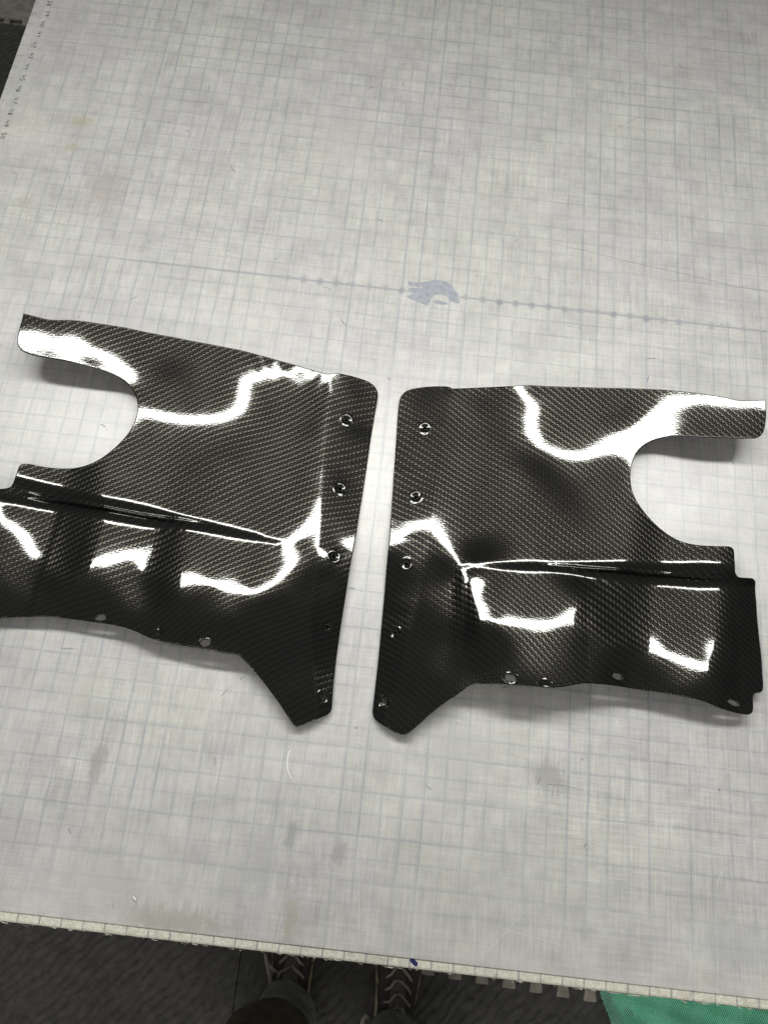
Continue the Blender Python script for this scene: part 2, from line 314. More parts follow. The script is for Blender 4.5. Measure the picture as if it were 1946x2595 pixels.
PANEL_R = dict(O=[[0.639,-7.767],[0.729,-7.303],[1.003,-6.995],[1.517,-6.799],[2.415,-6.643],[3.169,-6.599],[3.437,-6.627],[3.573,-6.698],[3.781,-6.668],[4.924,-6.467],[6.043,-6.355],[7.142,-6.273],[7.797,-6.248],[9.131,-6.274],[11.31,-6.126],[13.543,-5.859],[14.986,-5.789],[16.367,-5.877],[17.408,-5.966],[18.107,-6.04],[18.814,-6.121],[19.421,-6.201],[20.252,-6.108],[20.991,-6.006],[20.986,-6.827],[20.914,-7.541],[20.804,-7.949],[20.597,-8.249],[20.341,-8.381],[19.124,-8.54],[17.727,-8.63],[16.719,-8.612],[15.995,-8.597],[15.4,-8.715],[14.93,-8.879],[14.46,-9.181],[14.122,-9.57],[13.888,-10.088],[13.767,-10.723],[13.75,-11.195],[13.824,-11.803],[14.005,-12.316],[14.364,-12.874],[14.805,-13.37],[15.314,-13.814],[15.877,-14.201],[16.426,-14.462],[16.965,-14.598],[17.565,-14.642],[18.249,-14.612],[18.879,-14.547],[19.166,-14.543],[19.303,-14.659],[19.34,-14.817],[19.325,-15.268],[19.357,-15.823],[19.443,-15.995],[19.626,-16.099],[19.935,-16.084],[20.407,-16.027],[20.581,-16.057],[20.718,-16.176],[20.778,-16.988],[20.726,-18.09],[20.718,-19.157],[20.712,-20.206],[20.689,-21.088],[20.689,-21.751],[20.616,-21.991],[20.457,-22.114],[20.23,-22.159],[20.097,-22.264],[20.043,-22.433],[20.029,-22.951],[19.957,-23.183],[19.738,-23.306],[19.347,-23.322],[18.76,-23.284],[18.177,-23.21],[17.611,-23.069],[17.131,-22.973],[16.475,-22.905],[15.537,-22.831],[14.613,-22.79],[13.626,-22.749],[12.554,-22.771],[11.857,-22.823],[11.182,-22.889],[10.713,-23.02],[10.187,-23.193],[9.538,-23.331],[9.064,-23.355],[8.104,-23.403],[7.178,-23.406],[6.266,-23.42],[5.896,-23.438],[5.594,-23.6],[5.051,-24.065],[4.45,-24.564],[3.86,-25.122],[3.389,-25.609],[3.095,-25.923],[2.918,-26.084],[2.667,-26.171],[2.336,-26.12],[1.993,-25.977],[1.648,-25.818],[1.299,-25.602],[1.133,-25.416],[1.065,-25.158],[1.06,-24.63],[1.062,-23.427],[1.062,-22.202],[1.034,-20.675],[1.003,-19.118],[0.955,-17.569],[0.938,-16.251],[0.876,-14.269],[0.776,-11.843],[0.692,-9.773],[0.64,-8.518]],
 cr=[[1.643,-25.886],[1.747,-25.507],[2.089,-24.169],[2.299,-23.167],[2.461,-22.155],[2.548,-20.992],[2.704,-20.219],[2.854,-19.223],[2.947,-18.325],[3.04,-17.45],[3.13,-16.117],[3.107,-14.968],[3.169,-13.458],[3.266,-11.663],[3.355,-9.195],[3.583,-6.765]],
 u=[[4.732,-17.417],[5.114,-17.218],[7.431,-16.993],[9.479,-16.771],[13.137,-16.306],[17.29,-15.843],[19.307,-15.704]],
 l=[[4.736,-17.46],[5.133,-17.522],[6.924,-17.429],[9.007,-17.231],[10.557,-17.2],[11.39,-17.21],[13.815,-17.029],[15.476,-16.88],[17.415,-16.764],[20.72,-16.422]],
 ho=[[2.239,-9.324],[2.125,-13.596],[1.949,-17.475],[1.761,-21.148],[1.562,-24.68]],
 sl=[[7.519,-23.097],[9.192,-23.253],[12.948,-22.28],[18.916,-22.847]],
 S=[446,457,490,547,633,752,905,1095,1320,1579,1866,2176,2501,2832,3161,3479,3779,4055,4302,4516,4696,4839,4947,5020,5060,5067,5046,4998,4927,4836,4727,4603,4466,4318,4160,3994,3821,3640,3453,3260,3062,2859,2651,2439,2223,2003,1780,1554,1325,572,573,593,638,710,816,960,1143,1366,1626,1918,2234,2566,2904,3237,3558,3859,4134,4379,4588,4762,4898,4998,5062,5093,5093,5064,5010,4934,4839,4728,4603,4466,4319,4164,4001,3830,3653,3470,3281,3086,2885,2679,2468,2252,2032,1808,1582,1353,706,694,702,731,789,880,1011,1186,1405,1667,1965,2289,2629,2973,3311,3636,3939,4214,4457,4662,4829,4958,5048,5102,5122,5112,5074,5013,4932,4834,4722,4597,4463,4319,4168,4009,3843,3670,3491,3306,3114,2915,2710,2499,2283,2062,1837,1609,1379,847,823,816,829,869,942,1058,1223,1439,1703,2008,2341,2688,3039,3383,3712,4018,4295,4535,4737,4898,5018,5097,5138,5146,5123,5075,5006,4920,4820,4708,4587,4456,4317,4171,4018,3859,3692,3518,3336,3146,2949,2743,2532,2314,2092,1865,1636,1403,994,957,935,931,951,1005,1103,1255,1467,1735,2047,2387,2740,3098,3450,3785,4096,4374,4615,4813,4968,5078,5145,5171,5163,5125,5065,4987,4896,4795,4685,4568,4444,4313,4176,4032,3880,3720,3551,3372,3184,2986,2780,2566,2346,2122,1893,1661,1426,1143,1096,1059,1037,1036,1067,1145,1283,1491,1763,2078,2421,2781,3148,3510,3854,4170,4452,4692,4889,5038,5137,5190,5199,5172,5117,5042,4954,4857,4755,4649,4540,4426,4308,4183,4051,3910,3758,3594,3417,3228,3028,2819,2602,2380,2153,1921,1685,1446,1290,1235,1186,1146,1122,1128,1182,1307,1512,1783,2093,2436,2805,3185,3559,3913,4238,4525,4768,4963,5105,5192,5228,5218,5171,5097,5005,4904,4800,4696,4596,4498,4400,4300,4195,4080,3953,3809,3648,3471,3278,3074,2860,2640,2415,2184,1948,1707,1461,1428,1370,1311,1255,1208,1184,1209,1317,1520,1779,2083,2432,2812,3203,3589,3957,4295,4593,4842,5034,5165,5237,5255,5226,5160,5066,4956,4838,4723,4616,4520,4437,4363,4292,4215,4125,4014,3878,3717,3535,3335,3124,2905,2680,2450,2215,1973,1725,1470,1552,1494,1430,1360,1290,1234,1221,1294,1471,1732,2054,2416,2800,3195,3591,3978,4339,4657,4912,5097,5211,5263,5262,5218,5137,5027,4897,4759,4626,4510,4418,4354,4313,4283,4248,4190,4098,3968,3801,3608,3398,3178,2953,2723,2488,2245,1994,1736,1472,1658,1602,1537,1459,1370,1283,1239,1277,1422,1693,2039,2403,2770,3151,3554,3970,4370,4715,4976,5146,5235,5261,5243,5189,5103,4984,4836,4672,4512,4377,4285,4245,4248,4275,4294,4278,4207,4078,3901,3692,3467,3237,3004,2768,2524,2271,2009,1740,1465,1745,1690,1625,1549,1460,1364,1304,1332,1473,1733,2060,2394,2722,3069,3477,3937,4387,4760,5022,5171,5230,5228,5192,5135,5055,4938,4778,4584,4386,4223,4127,4115,4174,4268,4351,4380,4332,4205,4015,3785,3542,3300,3059,2814,2558,2290,2013,1732,1449,1813,1756,1695,1626,1551,1476,1428,1449,1571,1799,2087,2378,2663,2968,3379,3891,4386,4777,5033,5159,5190,5164,5114,5056,4988,4887,4725,4503,4260,4060,3960,3982,4101,4261,4402,4476,4456,4339,4141,3890,3622,3366,3115,2855,2580,2294,2004,1714,1425,1864,1806,1748,1690,1638,1596,1570,1576,1652,1820,2062,2332,2602,2897,3316,3847,4353,4748,4993,5100,5117,5084,5026,4962,4900,4818,4672,4434,4152,3918,3821,3881,4043,4243,4421,4532,4551,4463,4269,3999,3701,3427,3161,2880,2583,2281,1981,1685,1392,1904,1846,1792,1744,1709,1692,1679,1669,1696,1795,1992,2272,2571,2912,3332,3824,4309,4686,4903,4994,5015,4997,4944,4871,4799,4724,4603,4380,4089,3847,3765,3843,4010,4203,4381,4510,4580,4552,4380,4079,3750,3461,3179,2875,2561,2250,1947,1648,1351,1939,1883,1834,1792,1760,1740,1733,1723,1722,1774,1934,2229,2617,3058,3517,3965,4365,4651,4799,4864,4896,4901,4864,4791,4707,4630,4525,4343,4105,3901,3818,3865,3990,4137,4277,4407,4517,4568,4438,4102,3740,3442,3150,2836,2519,2210,1906,1603,1300,1979,1924,1877,1841,1811,1789,1782,1770,1754,1778,1901,2183,2669,3290,3863,4260,4481,4600,4682,4742,4784,4800,4775,4707,4625,4547,4457,4344,4180,4007,3901,3885,3952,4059,4165,4273,4378,4468,4378,4077,3724,3409,3108,2792,2478,2169,1860,1549,1238,2034,1973,1925,1892,1871,1858,1851,1829,1802,1812,1924,2220,2770,3516,4208,4531,4545,4533,4576,4629,4675,4707,4694,4632,4550,4469,4407,4344,4216,4049,3910,3830,3856,3946,4024,4115,4216,4280,4221,4022,3715,3406,3095,2770,2449,2128,1805,1484,1165,2110,2037,1983,1949,1933,1930,1924,1898,1864,1866,1976,2279,2841,3609,4335,4578,4472,4438,4478,4513,4556,4611,4618,4559,4491,4422,4347,4224,4086,3946,3795,3702,3703,3766,3835,3916,4010,4079,4080,3966,3711,3395,3072,2753,2414,2071,1735,1405,1079,2215,2124,2058,2017,2003,2006,2001,1968,1924,1909,1992,2279,2853,3594,4183,4367,4322,4287,4325,4363,4404,4476,4523,4479,4421,4353,4215,4043,3893,3766,3644,3577,3546,3571,3633,3711,3802,3895,3941,3851,3620,3273,2927,2618,2306,1978,1645,1312,982,2347,2240,2156,2104,2084,2086,2074,2026,1960,1907,1942,2236,2863,3586,4059,4176,4146,4115,4135,4175,4222,4297,4375,4377,4290,4186,4053,3893,3736,3605,3490,3413,3374,3382,3431,3504,3597,3706,3774,3706,3482,3150,2805,2477,2167,1856,1534,1205,874,2499,2385,2286,2210,2167,2149,2126,2067,1965,1863,1883,2218,2901,3530,3893,3985,3961,3933,3946,3984,4036,4109,4199,4257,4199,4054,3908,3744,3598,3459,3336,3246,3198,3197,3239,3308,3401,3510,3587,3553,3359,3042,2698,2359,2037,1725,1408,1086,760,2653,2553,2446,2343,2263,2223,2199,2128,1976,1828,1840,2174,2889,3481,3722,3791,3779,3757,3764,3798,3851,3927,4019,4079,4048,3927,3767,3603,3472,3328,3191,3089,3031,3022,3057,3124,3215,3318,3397,3393,3245,2941,2591,2255,1924,1598,1278,961,647,2791,2719,2626,2511,2397,2335,2327,2224,2025,1853,1850,2163,2841,3455,3591,3604,3597,3587,3592,3624,3680,3755,3824,3854,3830,3745,3611,3469,3348,3206,3061,2945,2875,2858,2888,2950,3037,3136,3217,3233,3125,2857,2512,2163,1816,1477,1153,842,544,2896,2850,2788,2700,2580,2470,2434,2281,2067,1911,1956,2271,2784,3228,3396,3424,3422,3421,3430,3459,3513,3568,3596,3597,3572,3518,3435,3334,3220,3082,2935,2807,2725,2704,2730,2785,2868,2962,3045,3077,2999,2764,2419,2057,1701,1362,1042,743,460,2958,2924,2886,2837,2751,2597,2443,2257,2090,2010,2071,2298,2625,2923,3119,3210,3246,3268,3291,3318,3347,3365,3360,3340,3311,3280,3243,3184,3095,2968,2813,2664,2558,2519,2541,2605,2689,2778,2861,2908,2863,2649,2290,1930,1584,1258,956,673,408,2972,2933,2889,2834,2743,2600,2429,2250,2093,2016,2062,2200,2402,2621,2823,2973,3066,3120,3157,3180,3188,3181,3159,3127,3090,3062,3046,3023,2969,2864,2713,2551,2419,2350,2354,2421,2514,2607,2687,2731,2688,2496,2166,1812,1484,1184,906,644,397,2938,2881,2812,2726,2633,2551,2416,2253,2095,1997,1994,2069,2200,2375,2573,2755,2892,2977,3022,3044,3050,3042,3017,2976,2933,2896,2871,2850,2809,2724,2591,2435,2296,2211,2196,2249,2345,2447,2526,2554,2501,2333,2060,1742,1436,1159,903,663,434,2864,2785,2696,2604,2523,2452,2362,2227,2072,1950,1905,1953,2065,2216,2397,2585,2744,2848,2901,2921,2926,2920,2898,2861,2815,2774,2746,2723,2682,2599,2470,2314,2168,2071,2042,2082,2174,2281,2360,2384,2335,2196,1976,1713,1444,1191,956,734,521,2758,2665,2573,2486,2408,2344,2281,2177,2028,1888,1820,1850,1955,2105,2280,2463,2625,2735,2789,2807,2811,2805,2786,2753,2706,2661,2632,2614,2582,2510,2386,2229,2075,1964,1919,1947,2031,2134,2212,2240,2204,2094,1925,1720,1500,1279,1066,860,660,2636,2541,2454,2375,2308,2252,2195,2107,1972,1827,1741,1751,1847,2000,2182,2366,2523,2630,2684,2703,2706,2701,2683,2649,2602,2556,2527,2513,2488,2425,2310,2156,1999,1875,1814,1832,1912,2015,2098,2131,2105,2030,1916,1769,1599,1415,1226,1036,847,2510,2421,2341,2271,2211,2159,2108,2029,1903,1760,1663,1661,1751,1904,2089,2273,2428,2534,2588,2607,2611,2605,2583,2544,2498,2457,2432,2421,2402,2349,2243,2094,1930,1794,1730,1752,1836,1942,2032,2079,2077,2037,1968,1868,1740,1591,1428,1256,1078,2390,2309,2237,2173,2119,2068,2020,1948,1831,1691,1593,1582,1665,1818,2004,2189,2344,2448,2501,2521,2525,2511,2480,2439,2397,2365,2347,2338,2325,2282,2186,2037,1869,1745,1703,1741,1832,1942,2041,2107,2134,2126,2088,2021,1925,1804,1664,1510,1343,2281,2209,2143,2083,2033,1990,1948,1879,1763,1627,1530,1510,1587,1742,1929,2115,2270,2372,2424,2445,2441,2414,2374,2334,2302,2280,2270,2264,2256,2223,2133,1988,1846,1763,1754,1812,1913,2029,2137,2220,2271,2287,2271,2224,2149,2049,1926,1787,1633,2184,2120,2060,2004,1955,1917,1883,1819,1704,1570,1472,1451,1524,1676,1864,2051,2205,2307,2359,2374,2354,2312,2267,2234,2217,2210,2204,2199,2195,2169,2088,1975,1886,1853,1881,1962,2075,2200,2316,2412,2477,2508,2504,2469,2405,2316,2206,2079,1937,2099,2043,1988,1936,1887,1855,1830,1769,1655,1522,1423,1402,1473,1620,1807,1995,2152,2256,2302,2297,2257,2206,2165,2145,2147,2154,2149,2141,2140,2124,2069,2010,1981,2000,2068,2175,2304,2438,2562,2664,2735,2771,2772,2741,2681,2598,2495,2376,2243,2027,1975,1926,1880,1842,1819,1802,1736,1616,1482,1384,1361,1429,1573,1759,1949,2111,2210,2234,2203,2152,2107,2083,2081,2095,2104,2099,2092,2092,2089,2077,2076,2109,2183,2294,2429,2576,2721,2850,2954,3024,3058,3056,3023,2963,2881,2782,2669,2543,1967,1919,1874,1836,1805,1786,1779,1708,1583,1449,1354,1330,1393,1537,1723,1914,2067,2147,2148,2100,2052,2029,2036,2055,2066,2067,2059,2051,2051,2062,2091,2152,2250,2378,2531,2697,2865,3021,3154,3254,3318,3344,3336,3299,3237,3155,3058,2948,2827,1924,1876,1835,1804,1782,1772,1758,1685,1560,1425,1331,1308,1368,1510,1697,1884,2021,2083,2073,2022,1987,1993,2023,2049,2055,2054,2038,2021,2016,2038,2111,2232,2384,2560,2753,2952,3142,3309,3442,3536,3589,3607,3594,3553,3490,3408,3312,3205,3089,1898,1849,1810,1784,1769,1764,1741,1664,1541,1409,1316,1296,1355,1494,1680,1858,1984,2043,2041,2005,1991,2024,2066,2090,2095,2078,2048,2019,2005,2038,2150,2311,2498,2708,2936,3167,3381,3558,3686,3768,3812,3825,3810,3770,3708,3628,3535,3433,3323,1893,1842,1802,1775,1763,1755,1723,1647,1529,1401,1309,1286,1348,1485,1664,1836,1965,2035,2052,2053,2073,2115,2162,2190,2190,2155,2110,2063,2043,2084,2204,2378,2581,2810,3064,3325,3559,3739,3858,3929,3967,3981,3972,3939,3884,3809,3723,3628,3527,1909,1855,1812,1781,1764,1761,1732,1651,1531,1404,1310,1285,1350,1485,1655,1823,1963,2055,2097,2130,2179,2230,2279,2311,2306,2267,2205,2137,2100,2139,2256,2431,2641,2875,3138,3416,3660,3834,3943,4008,4047,4069,4073,4054,4010,3948,3873,3790,3702,1942,1889,1843,1808,1788,1781,1749,1664,1542,1416,1322,1301,1365,1496,1657,1822,1970,2082,2157,2229,2303,2367,2419,2452,2450,2410,2335,2247,2184,2197,2309,2486,2696,2928,3182,3451,3682,3846,3955,4026,4070,4100,4116,4115,4090,4045,3988,3922,3852,1990,1939,1893,1854,1826,1802,1758,1678,1565,1441,1347,1325,1387,1508,1664,1832,1992,2123,2234,2343,2438,2513,2568,2602,2603,2566,2494,2403,2324,2301,2375,2544,2760,2995,3238,3473,3683,3846,3959,4033,4080,4112,4131,4140,4135,4112,4076,4032,3981,2047,1999,1952,1907,1860,1816,1765,1692,1594,1479,1382,1351,1401,1518,1676,1857,2029,2170,2306,2458,2584,2669,2728,2762,2763,2728,2663,2582,2509,2475,2502,2622,2827,3067,3306,3518,3705,3862,3978,4057,4108,4139,4158,4168,4171,4166,4151,4128,4097,2107,2059,2009,1954,1893,1833,1774,1706,1620,1519,1426,1384,1422,1537,1703,1891,2066,2223,2410,2600,2740,2834,2897,2931,2935,2903,2840,2764,2699,2663,2672,2753,2920,3146,3373,3570,3747,3900,4016,4099,4154,4186,4203,4213,4219,4225,4227,4222,4209,2165,2113,2056,1993,1926,1857,1791,1720,1641,1552,1471,1432,1466,1579,1745,1928,2115,2337,2580,2776,2913,3008,3071,3109,3117,3089,3028,2953,2886,2847,2852,2920,3058,3257,3467,3652,3814,3960,4081,4171,4229,4261,4275,4283,4294,4308,4319,4324,4322,2219,2160,2096,2028,1957,1884,1812,1739,1662,1587,1525,1501,1541,1648,1807,1997,2227,2506,2766,2960,3097,3193,3258,3297,3307,3283,3227,3151,3080,3037,3036,3091,3217,3397,3596,3784,3941,4078,4202,4296,4358,4390,4402,4407,4414,4424,4434,4441,4444,2266,2200,2132,2060,1987,1913,1838,1765,1694,1634,1595,1593,1643,1751,1911,2120,2379,2664,2924,3127,3273,3376,3445,3485,3495,3475,3425,3356,3288,3242,3236,3288,3405,3570,3760,3949,4114,4251,4366,4456,4517,4552,4566,4569,4569,4571,4574,4577,4579,2308,2237,2165,2092,2017,1943,1870,1802,1742,1698,1682,1702,1768,1884,2055,2277,2539,2811,3063,3272,3432,3546,3622,3665,3677,3660,3618,3560,3503,3464,3463,3515,3622,3773,3950,4132,4297,4437,4548,4633,4693,4730,4747,4750,4747,4741,4736,4732,4729,2345,2272,2198,2124,2050,1979,1911,1851,1805,1780,1784,1825,1909,2040,2220,2445,2696,2953,3195,3405,3574,3700,3785,3834,3851,3840,3808,3765,3723,3699,3708,3761,3860,3997,4158,4326,4486,4624,4734,4818,4878,4916,4936,4941,4936,4927,4915,4904,4894,2381,2306,2231,2158,2087,2020,1960,1912,1881,1875,1899,1959,2061,2205,2392,2611,2850,3093,3325,3532,3706,3841,3936,3993,4019,4018,3999,3971,3947,3940,3961,4016,4108,4232,4376,4530,4678,4811,4921,5006,5067,5107,5129,5136,5132,5121,5106,5090,5073,2416,2341,2267,2196,2129,2068,2018,1983,1968,1980,2022,2101,2217,2372,2560,2774,3002,3233,3456,3659,3834,3974,4078,4146,4182,4194,4190,4180,4174,4183,4214,4273,4360,4472,4602,4740,4877,5002,5109,5195,5258,5300,5324,5334,5331,5320,5304,5285,5264,2452,2376,2304,2237,2175,2123,2084,2063,2064,2093,2152,2246,2374,2535,2724,2932,3152,3374,3588,3786,3960,4104,4215,4293,4343,4370,4383,4390,4402,4425,4466,4527,4611,4714,4831,4956,5080,5197,5300,5385,5449,5494,5521,5533,5533,5523,5507,5487,5463,2488,2413,2344,2281,2227,2185,2158,2151,2167,2212,2287,2393,2530,2695,2882,3087,3300,3515,3722,3915,4086,4232,4349,4438,4502,4546,4577,4602,4629,4665,4714,4779,4860,4956,5063,5176,5289,5396,5493,5576,5641,5688,5719,5733,5736,5729,5714,5694,5670])
